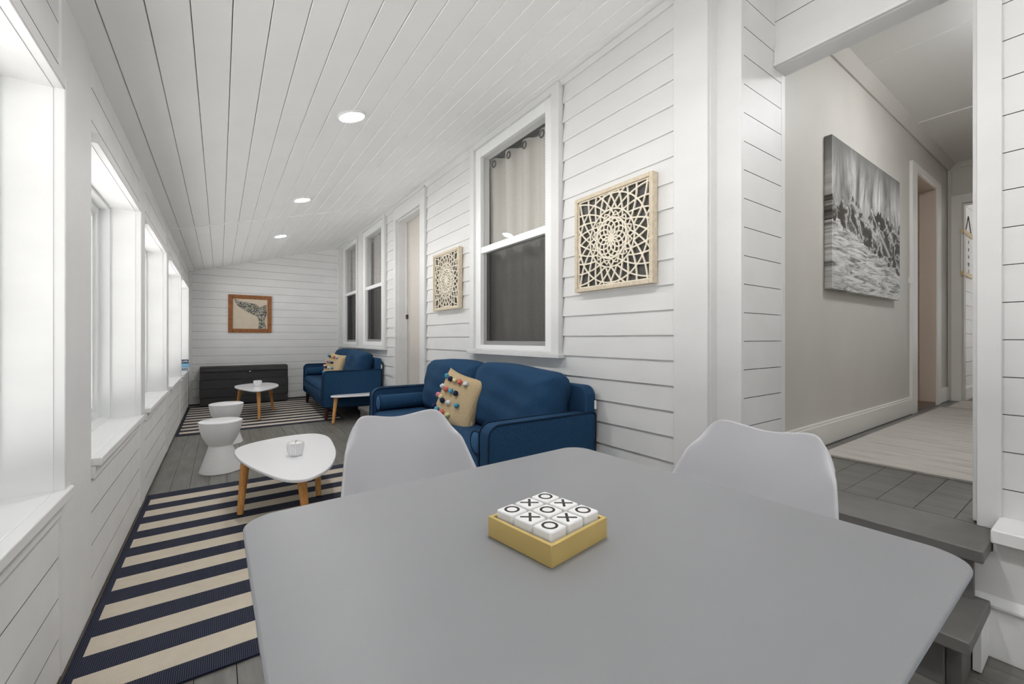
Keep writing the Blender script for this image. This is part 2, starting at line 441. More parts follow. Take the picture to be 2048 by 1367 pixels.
# ---------------------------------------------------------------- floor and ceiling
f = MB(); x = .044-.1105*6; rnd = random.Random(3)
f.box(-.62, YN, -.06, W2+.1, YB+.1, -.012, 1)
while x < W2:
    x0, x1 = max(x, -.62)+.0012, min(x+.1105, W2)-.0012
    ys = [YN]; y = YN+rnd.uniform(.6, 3)
    while y < YB: ys.append(y); y += rnd.uniform(1.8, 3.6)
    ys.append(YB+.05)
    for a, b in zip(ys[:-1], ys[1:]):
        dz = rnd.uniform(-.0012, 0)
        f.box(x0, a+.001, -.012, x1, b-.001, dz)
    x += .1105
struct(f.build('floor', [M['floor'], M['dark_gap']]), 'worn grey painted plank floor of the long porch', 'floor')

c = MB(); x = .038-.1216*5
c.prism([(-.62, cz(-.62)+.012), (W2+.15, cz(W2+.15)+.012), (W2+.15, cz(W2)+.12), (-.62, cz(-.62)+.12)], YN-.1, YB+.15, 'y', 1)
while x < W2+.15:
    x0, x1 = x+.0015, x+.1216-.0015
    for a, b in ((YN-.1, 5.205), (5.205, YB+.1)):
        c.prism([(x0+.002, cz(x0)), (x1-.002, cz(x1)), (x1, cz(x1)+.004), (x1, cz(x1)+.013), (x0, cz(x0)+.013), (x0, cz(x0)+.004)], a+.001, b-.001, 'y')
    x += .1216
struct(c.build('ceiling', [M['ceiling'], M['gap']]), 'sloping white tongue and groove porch ceiling', 'ceiling')
b = MB(); b.prism([(L, cz(L)-.006), (R, cz(R)-.006), (R, cz(R)+.002), (L, cz(L)+.002)], 5.19, 5.225, 'y')
struct(b.build('trim_1', M['ceiling']), 'flat white batten crossing the porch ceiling over a board joint', 'trim')

# ---------------------------------------------------------------- left wall with its row of windows
WIN = [(-.75, .30), (.72, 1.775), (2.185, 3.23), (3.55, 4.66), (5.07, 6.28), (6.63, 7.74)]
SZ, HZ = .60, 1.785
wl = MB()
ops = [(a, b, SZ, HZ) for a, b in WIN]
for p, q, z0, z1 in cells(YN, YB+.1, 0, 2.2, ops): wl.box(-.62, p, z0, L-.016, q, z1, 1)
for p, q, z0, z1 in cells(YN, YB+.1, 0, 2.2, ops): pass
for p, q, z0, z1 in boards(YN, YB, .022, cz(L)-.001, [(a-.001, b+.001, SZ-.001, HZ+.001) for a, b in WIN], .021, .1237, .003):
    wl.board(L-.016, p, z0, L, q, z1)
wl.box(-.62, YN, 0, L-.004, YB, .021, 2)
for a, b in WIN:                 # plastered reveals
    wl.box(-.622, a-.012, SZ-.02, L-.0005, a+.002, HZ+.012); wl.box(-.622, b-.002, SZ-.02, L-.0005, b+.012, HZ+.012)
    wl.box(-.622, a+.002, HZ-.002, L-.0005, b-.002, HZ+.012)
struct(wl.build('wall_left', [M['white_wall'], M['gap'], M['raw_wood']]), 'white shiplap wall with a row of deep windows', 'wall')
n = 2
POSTS = [(.32, .70), (1.822, 2.183), (3.37, 3.545), (4.85, 5.05), (6.43, 6.58), (7.93, 8.0)]
for i, (a, b) in enumerate(POSTS):
    p = MB(); p.box(L-.002, a, .03, L+.006, b, cz(L)+.004)
    struct(p.build('trim_%d' % n, M['white'], bevel=.002),
           ['broad white post board left of the camera', 'broad white post board between the first two windows', 'narrow white post board beyond the second window',
            'white post board before the last two windows', 'narrow white board between the last two windows', 'narrow white board in the far left corner'][i], 'trim'); n += 1
for i, (a, b) in enumerate(WIN):
    nm = ['window behind the camera', 'nearest tall white window on the left wall', 'second tall white window on the left wall', 'third window on the left wall, past the narrow post',
          'fourth window on the left wall', 'farthest left window, by the back wall'][i]
    t = thing('window_%d' % (i+1), nm, 'window', (L, (a+b)/2, SZ), kind='structure')
    h, w = HZ-SZ, (b-a)/2
    e = MB()
    far = .046 if i != 4 and i != 5 else .04
    e.box(-.004, w, 0, .026, w+far, h+.04); e.box(-.004, -w, h, .026, w, h+.04)
    e.build('casing', M['white'], t, bevel=.004)
    s = MB(); s.box(-.215, -w+.002, -.01, .002, w-.002, .003); s.box(0, -w+.001, -.028, .034, w+.05, .003); s.box(0, -w+.001, -.075, .016, w+.03, -.028)
    s.build('sill', M['white'], t, bevel=.004)
    fr = MB()
    fw = .03
    for k, (xa, xb, fw) in enumerate(((-.215, -.105, .016), (-.205, -.15, .05), (-.20, -.165, .075))):
        fr.box(xa, -w, 0, xb, -w+fw, h); fr.box(xa, w-fw, 0, xb, w, h); fr.box(xa, -w+fw, 0, xb, w-fw, fw); fr.box(xa, -w+fw, h-fw, xb, w-fw, h)
    fr.build('frame', M['vinyl'], t, bevel=.003)
    g = MB(); g.box(-.188, -w+.07, .07, -.184, w-.07, h-.07); g.build('pane', M['glass'], t)

# ---------------------------------------------------------------- back wall
wb = MB(); wb.box(-.62, YB+.016, 0, W2, YB+.12, 3.0, 1)
for p, q, z0, z1 in boards(L, R+.05, .02, 2.80, [], .0, .1293, .003): wb.board(p, YB, z0, q, YB+.016, z1)
struct(wb.build('wall_back', [M['white_wall'], M['gap']]), 'white shiplap end wall behind the dark storage chest', 'wall')
for lab, xa in (('white corner board at the left end of the back wall', L), ('white corner board at the right end of the back wall', R-.05)):
    p = MB(); p.box(xa, YB-.018, .02, xa+.04, YB+.002, cz(xa)+.0); struct(p.build('trim_%d' % n, M['white'], bevel=.003), lab, 'trim'); n += 1

# ---------------------------------------------------------------- right wall: lap siding
BIG = (2.072, 3.262, .95, 2.80); DOOR = (4.275, 5.275, 0, 2.80); WA = (5.60, 6.90, .925, 2.80); WB = (6.955, 8.19, .925, 2.80)
RO = [BIG, DOOR, WA, WB]
HOLES = [(2.147, 3.19, .965, 2.68), (4.41, 5.19, 0, 2.54), (5.69, 6.70, .96, 2.69), (7.03, 7.98, .96, 2.69)]
wr = MB()
for p, q, z0, z1 in cells(1.07, YB+.1, 0, 2.90, HOLES): wr.box(R+.022, p, z0, R+.11, q, z1, 0)
for p, q, z0, z1 in cells(1.10, YB, 0, 2.84, HOLES): wr.box(R+.012, p, z0, R+.022, q, z1, 1)
for p, q, z0, z1 in boards(1.243, YB, .0, 2.742, RO, .060, .1262, 0):
    full = min(1, (z1-z0)/.126)
    xb_, xt_ = R-.012, R-.012+.010*full
    tail = .012 if any(abs(q-o[0]) < .01 for o in RO) else 0
    qb, qt = q-.001, q-tail-.001
    pa = p+.001
    wr.hexa([(xb_, pa, z0), (xb_, qb, z0), (R+.012, qb, z0), (R+.012, pa, z0)], [(xt_, pa, z1), (xt_, qb, z1), (R+.012, qb, z1), (R+.012, pa, z1)]) if not tail else \
        wr.hexa([(xb_, pa, z0), (xb_, qb, z0), (R+.012, qb, z0), (R+.012, pa, z0)], [(xt_, pa, z1), (xt_, qt, z1), (R+.012, qt, z1), (R+.012, pa, z1)])
# siding stops short of the near edge of each casing: open wedges
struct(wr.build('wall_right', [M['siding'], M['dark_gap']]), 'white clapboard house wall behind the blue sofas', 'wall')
p = MB(); p.box(R-.022, 1.068, 0, R+.02, 1.244, cz(R)+.01)
struct(p.build('trim_%d' % n, M['siding'], bevel=.002), 'wide white corner board where the clapboard ends', 'trim'); n += 1
p = MB(); p.prism([(R-.045, cz(R-.045)-.002), (R-.012, cz(R)-.05), (R+.02, cz(R)-.05), (R+.02, cz(R)+.01)], 3.262, YB, 'y')
struct(p.build('trim_%d' % n, M['siding']), 'slim white moulding along the top of the clapboard wall beyond the big window', 'trim'); n += 1
p = MB(); p.prism([(R-.035, cz(R-.035)-.002), (R-.012, cz(R)-.035), (R+.02, cz(R)-.035), (R+.02, cz(R)+.01)], 1.244, 2.072, 'y')
struct(p.build('trim_%d' % n, M['siding']), 'slim white moulding along the top of the clapboard wall above the near lattice panel', 'trim'); n += 1

def house_window(num, out, hole, rail, gl, label, thick=.03):
    t = thing('window_%d' % num, label, 'window', (R, (out[0]+out[1])/2, out[2]), kind='structure')
    yc, z0 = (out[0]+out[1])/2, out[2]
    h0, h1 = hole[0]-yc, hole[1]-yc; o0, o1 = out[0]-yc, out[1]-yc; hb, ht = hole[2]-z0, hole[3]-z0; top = 2.735-z0
    e = MB(); X0 = -.014-thick
    e.box(X0, o0, 0, .02, h0, top); e.box(X0, h1, 0, .02, o1, top); e.box(X0+.001, h0, ht, .02, h1, top)
    e.box(X0-.006, o0, ht+.045, X0+.01, o1, ht+.062)
    e.build('casing', M['siding'], t, bevel=.003)
    s = MB(); s.box(X0-.02, o0-.02, -.028, .03, o1+.02, .002); s.box(X0, h0, .002, .03, h1, hb); s.build('sill', M['siding'], t, bevel=.004)
    g0, g1, gb, gt = gl[0]-yc, gl[1]-yc, gl[2]-z0, gl[3]-z0
    fr = MB(); rz0, rz1 = rail[0]-z0, rail[1]-z0
    fr.box(-.022, h0, hb, .07, g0, ht); fr.box(-.022, g1, hb, .07, h1, ht); fr.box(-.022, g0, gt, .07, g1, ht); fr.box(-.022, g0, hb, .07, g1, gb)
    fr.build('sash_frame', M['vinyl'], t, bevel=.003)
    u = MB(); u.box(-.016, g0, rz0, .045, g1, rz1); u.build('meeting_rail', M['vinyl'], t, bevel=.003)
    q = MB(); q.box(.012, g0, rz1, .016, g1, gt); q.build('upper_pane', M['house_glass'], t)
    q = MB(); q.box(.050, g0, gb, .054, g1, rz0+.01); q.build('lower_pane', M['house_glass'], t)
    q = MB(); q.box(.0150, g0+.002, gb+.0, .0156, g1-.002, rz0); q.build('insect_screen', M['screen'], t)
    q = MB()
    q.box(.011, g0, gb, .030, g1, gb+.032); q.box(.011, g1-.045, gb+.032, .030, g1, rz0); q.box(.033, g0, gb, .048, g0+.02, rz0)
    q.build('screen_frame', M['screen_frame'], t, bevel=.002)
    return t
house_window(7, BIG, HOLES[0], (1.775, 1.83), (2.236, 3.105, 1.0, 2.60), 'large white sash window above the near blue sofa')
house_window(8, WA, HOLES[2], (1.785, 1.835), (5.80, 6.585, 1.01, 2.60), 'narrow white sash window left of the side door')
house_window(9, WB, HOLES[3], (1.80, 1.85), (7.13, 7.85, 1.0, 2.62), 'white sash window farthest along the clapboard wall')

t = thing('door_1', 'plain pale side door set back in a white frame on the clapboard wall', 'door', (R, 4.775, 0), kind='structure')
d = MB(); d.box(-.036, -.50, 0, .02, -.365, 2.735); d.box(-.036, .415, 0, .02, .50, 2.735); d.box(-.036, -.365, 2.54, .02, .415, 2.735); d.box(-.044, -.50, 2.69, -.02, .50, 2.71)
d.build('casing', M['siding'], t, bevel=.003)
d = MB(); d.box(.0, .398, 0, .11, .415, 2.54); d.box(0, -.365, 0, .11, -.348, 2.54); d.box(0, -.348, 2.523, .11, .398, 2.54); d.box(.09, .372, 0, .11, .398, 2.523); d.box(.0, -.365, 0, .11, .415, .03)
d.build('jamb', M['siding'], t, bevel=.002)
d = MB(); d.box(.111, -.36, .03, .15, .41, 2.53); dl = d.build('door_leaf', M['door_leaf'], t)
d = MB(); d.box(.086, .350, 1.30, .112, .385, 1.355); d.build('latch', M['brass'], t, bevel=.003)

# the room behind those windows
hr = MB(); X1, X2 = R+.115, 4.6
hr.box(X2, 1.3, 0, X2+.05, YB, 3); hr.box(X1, YB, 0, X2, YB+.05, 3); hr.box(X1, 1.25, 0, X2, 1.3, 3); hr.box(X1, 1.3, 2.9, X2, YB, 3); hr.box(X1, 1.3, -.05, X2, YB, .3)
struct(hr.build('wall_house_inside', M['house']), 'dim room behind the house windows', 'wall')

def curtain(label, y0, y1, z0, z1, folds, amp, x, grom=0):
    c = MB(); nu, nv = folds*10+1, 14; uv = []
    tot = (y1-y0)*1.35
    vs = []
    for j in range(nv):
        v = j/(nv-1)
        for i in range(nu):
            u = i/(nu-1); a = amp*(1-.25*math.sin(3*u+1))
            ph = 2*PI*folds*u+.5*math.sin(4*u)
            vs.append((a*math.cos(ph)*(1+.15*math.sin(5*v+3*u)), (y0-y1)/2+(y1-y0)*u+.01*math.sin(2*ph), (z1-z0)*v)); uv.append((u*tot, v*(z1-z0)))
    c.add(vs, [(j*nu+i, j*nu+i+1, (j+1)*nu+i+1, (j+1)*nu+i) for j in range(nv-1) for i in range(nu-1)]); c.uv = uv
    t = thing('curtain', label, 'curtain', (x, (y0+y1)/2, z0))
    c.build('cloth', M['curtain'], t, smooth=180)
    for k in range(grom):
        yy = (y0-y1)/2+(y1-y0)*(k+.35)/grom
        r = MB(); r.tube([(-amp-.006, yy+.024*math.cos(a), z1-z0-.055+.026*math.sin(a)) for a in [2*PI*q/20 for q in range(20)]], .006, 8, closed=True)
        r.build('grommet', M['frosted'], t, smooth=180)
    return t
curtain('dotted pale curtain with ring grommets inside the large window', 2.14, 3.24, .8, 2.625, 5, .038, R+.155, 5)
curtain('pale curtain inside the narrow window left of the side door', 5.72, 6.66, .8, 2.75, 6, .025, R+.145)
curtain('pale curtain inside the farthest clapboard wall window', 7.06, 7.95, .8, 2.75, 6, .025, R+.145)

# ---------------------------------------------------------------- corner and hall opening
wc = MB(); YC = .959
wc.box(1.918, YC+.016, 0, W2+.11, 1.24, 3.05, 1)
for p, q, z0, z1 in boards(1.916, 2.306, .0, 3.0, [], .009, .1287, .003): wc.board(p, YC, z0, q, YC+.016, z1)
wc.box(2.306, YC-.001, 0, W2+.11, YC+.016, 2.375)
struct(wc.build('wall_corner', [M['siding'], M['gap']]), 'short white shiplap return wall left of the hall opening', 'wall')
p = MB(); p.box(1.905, YC-.004, 0, 1.93, 1.085, 2.9); p.box(R+.0, 1.066, 0, 1.93, 1.09, 2.9)
struct(p.build('trim_%d' % n, M['siding'], bevel=.002), 'white corner strip between clapboard corner board and shiplap return', 'trim'); n += 1
wd = MB()
for p, q, z0, z1 in cells(YN, YC+.3, 0, 3.05, [(.297, YC+.3, HF-.05, 2.375)]): wd.box(W2+.016, p, z0, W2+.11, q, z1, 1)
wd.box(W2+.02, YN+.001, .44, W2+.1105, .2965, 3.04, 0); wd.box(W2+.02, .2965, 2.3745, W2+.1105, YC+.02, 3.04, 0)
for p, q, z0, z1 in boards(YN, YC, .43, 2.95, [(.2285, YC, .43, 2.47)], .0105, .1295, .003): wd.board(W2, p, z0, W2+.016, q, z1)
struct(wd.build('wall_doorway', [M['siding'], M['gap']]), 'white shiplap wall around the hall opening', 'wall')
p = MB(); p.box(W2-.012, YC-.002, 2.375, W2+.11, -.0+.2285, 2.472); p.box(W2-.02, YC-.002, 2.375, W2-.010, .2285, 2.392); p.box(W2, YC, 2.3735, W2+.11, .2285, 2.3755)
struct(p.build('trim_%d' % n, M['siding'], bevel=.003), 'white header board over the hall opening', 'trim'); n += 1
p = MB(); p.box(W2-.016, .2285, HF, W2+.02, .287, 2.95); p.box(W2, .287, HF+.01, W2+.11, .299, 2.375)
struct(p.build('trim_%d' % n, M['siding'], bevel=.002), 'white jamb board on the right of the hall opening', 'trim'); n += 1
# skirt below the wall at the right
p = MB(); p.box(2.058, YN, .386, W2+.02, .236, .432)
struct(p.build('trim_%d' % n, M['white'], bevel=.005), 'white ledge cap beside the steps', 'trim'); n += 1
p = MB(); p.box(2.105, YN, .17, W2+.02, .277, .344); p.box(2.105, YN, .344, W2+.02, .236, .386); p.prism([(2.082, .168), (2.082, .176), (2.105, .20), (2.2, .20), (2.2, .168)], YN, .288, 'y')
p.box(2.092, YN, 0, W2+.02, .262, .17); p.box(1.955, .2425, .004, 2.092, .262, .15)
for yy, zz in ((.20, .325), (.215, .235)): p.lathe([(.0045, 0), (.0045, .002)], (0, 0, 0), 8)
struct(p.build('baseboard_right', M['white'], bevel=.002), 'white skirting boards under the ledge at the lower right', 'baseboard')

t = thing('porch_steps', 'grey painted wooden steps rising to the hall opening', 'steps', (2.0, .60, 0))
def step_part(nm, *a, bv=.004, rough=None):
    q = MB(); q.box(*a); return q.build(nm, M['tread'], t, bevel=bv)
step_part('tread', -.045, -.362, .345, .236, .357, .3849); step_part('tread', -.262, -.362, .15, .08, .357, .19)
step_part('riser', .04, -.33, .19, .06, .357, .345, bv=.002); step_part('riser', -.20, -.30, 0, -.18, .357, .15, bv=.002)
q = MB(); q.prism([(-.18, 0), (-.18, .15), (.06, .15), (.09, 0)], -.335, -.30, 'y'); q.build('stringer', M['tread'], t, bevel=.002)

# ---------------------------------------------------------------- hall beyond
HX0, HX1, HY, HYR, HC = W2+.11, 6.47, 1.05, -.45, 2.93
hf = MB(); hf.box(HX0-.11, HYR-1.2, .20, 9.6, HY+.5, HF-.008, 1)
y = .684-.113*12
while y < HY+.01:
    hf.box(W2+.0, max(y, HYR-1)+.001, HF-.008, HX1, min(y+.113, HY)-.001, HF); y += .113
hf.box(HX1, HYR-1.2, HF-.008, 9.6, .945, HF, 2)
struct(hf.build('floor_hall', [M['hall_floor'], M['dark_gap'], M['brown_floor']]), 'grey plank floor of the raised hall', 'floor')
hw = MB(); ND = (5.17, 5.905, HF, 2.56)
for p, q, z0, z1 in cells(HX0-.02, HX1+.1, HF-.1, HC+.1, [ND]): hw.box(p, HY, z0, q, HY+.10, z1)
struct(hw.build('wall_hall', M['hall_wall']), 'plain grey-white hall wall with the wave canvas', 'wall')
ni = MB(); ni.box(5.17, HY+.55, HF, 5.905, HY+.6, 2.9); ni.box(5.12, HY+.1, HF, 5.17, HY+.6, 2.9); ni.box(5.905, HY+.1, HF, 5.955, HY+.6, 2.9); ni.box(5.12, HY+.1, 2.56, 5.955, HY+.6, 2.62)
ni.box(5.12, HY-.01, HF-.02, 5.955, HY+.6, HF+.03, 1)
struct(ni.build('wall_closet', [M['warm_wall'], M['brown_floor']]), 'warm beige recess inside the hall doorway', 'wall')
t = thing('door_2', 'narrow doorway frame in the hall wall past the wave canvas', 'door', (5.54, HY, HF), kind='structure')
d = MB(); d.box(-.53, -.022, 0, -.37, .01, 2.24); d.box(.365, -.022, 0, .52, .01, 2.24); d.box(-.37, -.022, 2.175, .365, .01, 2.24)
d.build('casing', M['hall_trim'], t, bevel=.003)
d = MB(); d.box(-.37, -.012, 0, -.352, .11, 2.175); d.box(.347, -.012, 0, .365, .11, 2.175); d.box(-.352, -.012, 2.157, .347, .11, 2.175); d.build('jamb', M['warm_wall'], t)
p = MB()
for a, b in ((HX0, 5.01), (6.06, HX1)): p.box(a, HY-.018, HF+.004, b, HY+.002, HF+.135); p.box(a, HY-.012, HF+.135, b, HY+.002, HF+.15)
struct(p.build('baseboard_hall', M['hall_trim'], bevel=.003), 'tall painted baseboard along the hall wall', 'baseboard')
p = MB(); p.prism([(HY+.0, HC-.07), (HY-.012, HC-.07), (HY-.06, HC-.004), (HY-.06, HC+.004), (HY, HC+.004)], HX0, HX1, 'x')
struct(p.build('trim_%d' % n, M['hall_wall']), 'cove moulding between hall wall and ceiling', 'trim'); n += 1
hc = MB(); hc.box(HX0-.01, HYR-.1, HC, HX1+.1, HY+.1, HC+.05); hc.box(HX1, HYR-1.2, HC, 9.6, 1.0, HC+.05)
for xx in (3.66, 5.0): hc.box(xx-.012, HYR, HC-.006, xx+.012, HY-.05, HC)
struct(hc.build('ceiling_hall', M['hall_ceiling']), 'flat hall ceiling with thin battens', 'ceiling')
he = MB()
for p, q, z0, z1 in cells(HYR, HY, HF, HC, [(.10, .942, HF, 2.49)]): he.box(HX1, p, z0, HX1+.10, q, z1)
struct(he.build('wall_hall_end', M['hall_wall']), 'hall end wall with a doorway to the far room', 'wall')
t = thing('door_3', 'painted doorway frame at the far end of the hall', 'door', (HX1, .52, HF), kind='structure')
d = MB(); d.box(-.022, .422, 0, .0, .50, 2.19); d.box(-.022, -.50, 0, .0, -.42, 2.19); d.box(-.022, -.42, 2.10, 0, .422, 2.19); d.build('casing', M['hall_trim'], t, bevel=.003)
d = MB(); d.box(0, .408, 0, .10, .4218, 2.10); d.box(0, -.42, 0, .10, -.408, 2.10); d.box(0, -.408, 2.09, .1, .408, 2.104); d.build('jamb', M['hall_wall'], t)
p = MB(); p.box(HX1-.02, HY-.035, HF, HX1+.001, HY-.003, HC-.07); p.box(HX1-.014, HY-.10, HC-.06, HX1, HYR, HC)
struct(p.build('trim_%d' % n, M['hall_wall'], bevel=.002), 'vertical corner strip at the end of the hall', 'trim'); n += 1
hrw = MB(); hrw.box(HX0, HYR-.1, HF, HX1+.1, HYR, HC)
struct(hrw.build('wall_hall_right', M['hall_wall']), 'right hand hall wall hidden by the jamb', 'wall')
fr = MB(); fr.box(HX1+.1, .961, HF, 9.6, 1.06, HC, 1)
for p, q, z0, z1 in boards(HX1+.10, 9.6, HF, HC, [], .02, .155, .005): fr.box(p, .945, z0, q, .961, z1)
fr.box(HX1+.1, -1.65, HF, 9.6, -1.55, HC); fr.box(HX1+.101, .930, HF+.001, 9.6, .9449, HF+.13)
for p, q, z0, z1 in cells(-1.65, 1.06, HF-.1, HC, [(-1.2, .6, .7, 2.6)]): fr.box(9.6, p, z0, 9.7, q, z1)
fr.box(HX1+.02, -1.65, HF, HX1+.10, HYR-.1, HC)
struct(fr.build('wall_far_room', [M['white_wall'], M['gap']]), 'white shiplap wall of the far room with the hanging sign', 'wall')

# near end of the porch (behind the camera): a wall with two windows
wn = MB(); NO = [(-.25, .95, .7, 2.0), (1.05, 2.1, .7, 2.0)]
for p, q, z0, z1 in cells(-.62, W2+.1, 0, 2.95, NO): wn.box(p, YN-.10, z0, q, YN, z1)
struct(wn.build('wall_near', M['white_wall']), 'white end wall of the porch behind the camera', 'wall')
for k, (a, b, z0, z1) in enumerate(NO):
    t = thing('window_%d' % (10+k), ['left', 'right'][k]+' window of the porch end wall behind the camera', 'window', ((a+b)/2, YN, z0), kind='structure')
    fr = MB(); w = (b-a)/2; h = z1-z0
    fr.box(-w, -.07, 0, -w+.05, -.03, h); fr.box(w-.05, -.07, 0, w, -.03, h); fr.box(-w+.05, -.07, 0, w-.05, -.03, .05); fr.box(-w+.05, -.07, h-.05, w-.05, -.03, h)
    fr.build('frame', M['vinyl'], t); g = MB(); g.box(-w+.04, -.052, .04, w-.04, -.048, h-.04); g.build('pane', M['glass'], t)
gd = MB(); gd.box(-30, -30, -.75, 30, 40, -.70); struct(gd.build('ground', M['ground']), 'pale ground outside the windows', 'ground')

# ---------------------------------------------------------------- ceiling lights
def downlight(x, y, label):
    t = thing('ceiling_light', label, 'ceiling light', (x, y, cz(x)), group='round recessed lights in the porch ceiling')
    t.rotation_euler = (0, -math.atan(SL), 0)
    r = MB(); r.lathe([(.083, .002), (.083, -.006), (.078, -.010), (.066, -.008), (.062, -.003), (.062, .002)], n=48, cap=False); r.build('trim_ring', M['gloss_white'], t, smooth=40)
    d = MB(); d.lathe([(.0625, -.001), (.0625, -.004), (.03, -.0065), (.001, -.007)], n=48); d.build('diffuser', M['lamp'], t, smooth=60)
for y, lab in ((.80, 'unseen round recessed fill light added above the dining table'), (-1.0, 'unseen round recessed fill light added behind the camera'), (2.65, 'round recessed ceiling light nearest the camera'), (4.52, 'middle of the three round recessed ceiling lights'), (6.28, 'round recessed ceiling light farthest along the porch')):
    downlight(.655, y, lab)  # first two are unseen lamps added to even out the porch light
t = thing('hall_fill_light', 'unseen round flush fill lamp added on the hall ceiling behind the jamb', 'ceiling light', (3.6, .05, HC))  # out of view, added to brighten the hall
r = MB(); r.lathe([(.16, .0), (.16, -.03), (.15, -.035)], n=32); r.build('base', M['white'], t, smooth=40)
r = MB(); r.lathe([(.15, -.035), (.135, -.07), (.08, -.09), (.001, -.095)], n=32); r.build('shade', M['hall_fill_lamp'], t, smooth=60)

# ---------------------------------------------------------------- rugs
def slab(name, hw, hl, th, mat, loc, label, cat='rug', group=None, rz=0, ny=40, wave=.0):
    s = MB()
    top = lambda u, v: ((2*u-1)*hw, (2*v-1)*hl, th+wave*math.sin(9*u+5*v)*math.sin(7*v))
    s.grid(top, 12, ny); s.grid(lambda u, v: ((2*u-1)*hw, (2*v-1)*hl, 0), 2, 2)
    s.add([(-hw, -hl, 0), (hw, -hl, 0), (hw, -hl, th), (-hw, -hl, th)], [(0, 1, 2, 3)]); s.add([(-hw, hl, 0), (hw, hl, 0), (hw, hl, th), (-hw, hl, th)], [(0, 1, 2, 3)])
    s.add([(-hw, -hl, 0), (-hw, hl, 0), (-hw, hl, th), (-hw, -hl, th)], [(0, 1, 2, 3)]); s.add([(hw, -hl, 0), (hw, hl, 0), (hw, hl, th), (hw, -hl, th)], [(0, 1, 2, 3)])
    o = s.build(name, mat); o.location = loc; o.rotation_euler = (0, 0, rz)
    return tag(o, label, cat, group)
P = .2185
slab('striped_rug', .735, 1.03, .006, M.setdefault('rugA', rug_mat('navy_cream_rug', 0, 9, P, -.94, .735, 0)), (.340, 2.655, .001),
     'navy and cream striped rug in the foreground under the near coffee table', group='navy and cream striped rugs')
slab('striped_rug', .868, 1.135, .006, M.setdefault('rugB', rug_mat('navy_cream_rug_far', 0, 10, P, -1.05, .868, 0)), (.472, 6.895, .001),
     'navy and cream striped rug at the far end before the storage chest', group='navy and cream striped rugs')
slab('hall_rug', 1.42, .36, .010, M['hall_rug'], (4.25, .61, HF+.001), 'large faded grey rug on the raised hall floor', group='faded grey hall rugs')
slab('hall_rug', .36, .32, .008, M['hall_rug'], (6.12, .62, HF+.001), 'small faded grey mat at the far end of the hall', group='faded grey hall rugs', ny=8)

# ---------------------------------------------------------------- sofas
def rr(pts, rads, seg=6):
    """polygon with rounded corners"""
    out = []; m = len(pts)
    for i in range(m):
        p = Vector(pts[i]); a = Vector(pts[i-1]); b = Vector(pts[(i+1) % m]); r = rads[i] if isinstance(rads, (list, tuple)) else rads
        if r <= 0: out.append(tuple(p)); continue
        d1 = (a-p).normalized(); d2 = (b-p).normalized(); ang = d1.angle(d2); k = r/math.tan(ang/2); c_ = p+(d1+d2).normalized()*(r/math.sin(ang/2))
        s0 = p+d1*k-c_; s1 = p+d2*k-c_; a0 = math.atan2(s0.y, s0.x); a1 = math.atan2(s1.y, s1.x)
        da = (a1-a0+PI) % (2*PI)-PI
        out += [(c_.x+r*math.cos(a0+da*q/seg), c_.y+r*math.sin(a0+da*q/seg)) for q in range(seg+1)]
    return out
def puff(w, h, d, n=26, e=.32, pinch=.0, wob=0, rnd=None, rnd_n=0):
    """closed cushion: x depth, y width, z height; centred"""
    def front(sgn):
        def fn(u, v):
            a, b = 2*u-1, 2*v-1
            prof = max(0, (1-abs(a)**4)*(1-abs(b)**4))**e
            if rnd_n:
                q_ = max(abs(a), abs(b), 1e-6)/max((abs(a)**rnd_n+abs(b)**rnd_n)**(1/rnd_n), 1e-6)
                a, b = a*q_, b*q_
            ear = 1+pinch*(abs(a)*abs(b))**3-pinch*.6*(1-abs(a)**2)*abs(b)**8-pinch*.6*(1-abs(b)**2)*abs(a)**8
            x_ = sgn*d/2*prof
            if rnd and prof > .3: x_ *= 1+wob*math.sin(7*a+3*b)*.5+wob*math.sin(11*b-4*a)*.3
            return (x_, a*w/2*ear, b*h/2*ear)
        return fn
    m = MB(); m.grid(front(-1), n, n); m.grid(front(1), n, n)
    # weld rims
    return m
def weld(o, d=.0008):
    bm = bmesh.new(); bm.from_mesh(o.data); bmesh.ops.remove_doubles(bm, verts=bm.verts[:], dist=d); bmesh.ops.recalc_face_normals(bm, faces=bm.faces[:]); bm.to_mesh(o.data); bm.free()
    for p in o.data.polygons: p.use_smooth = True
    return o

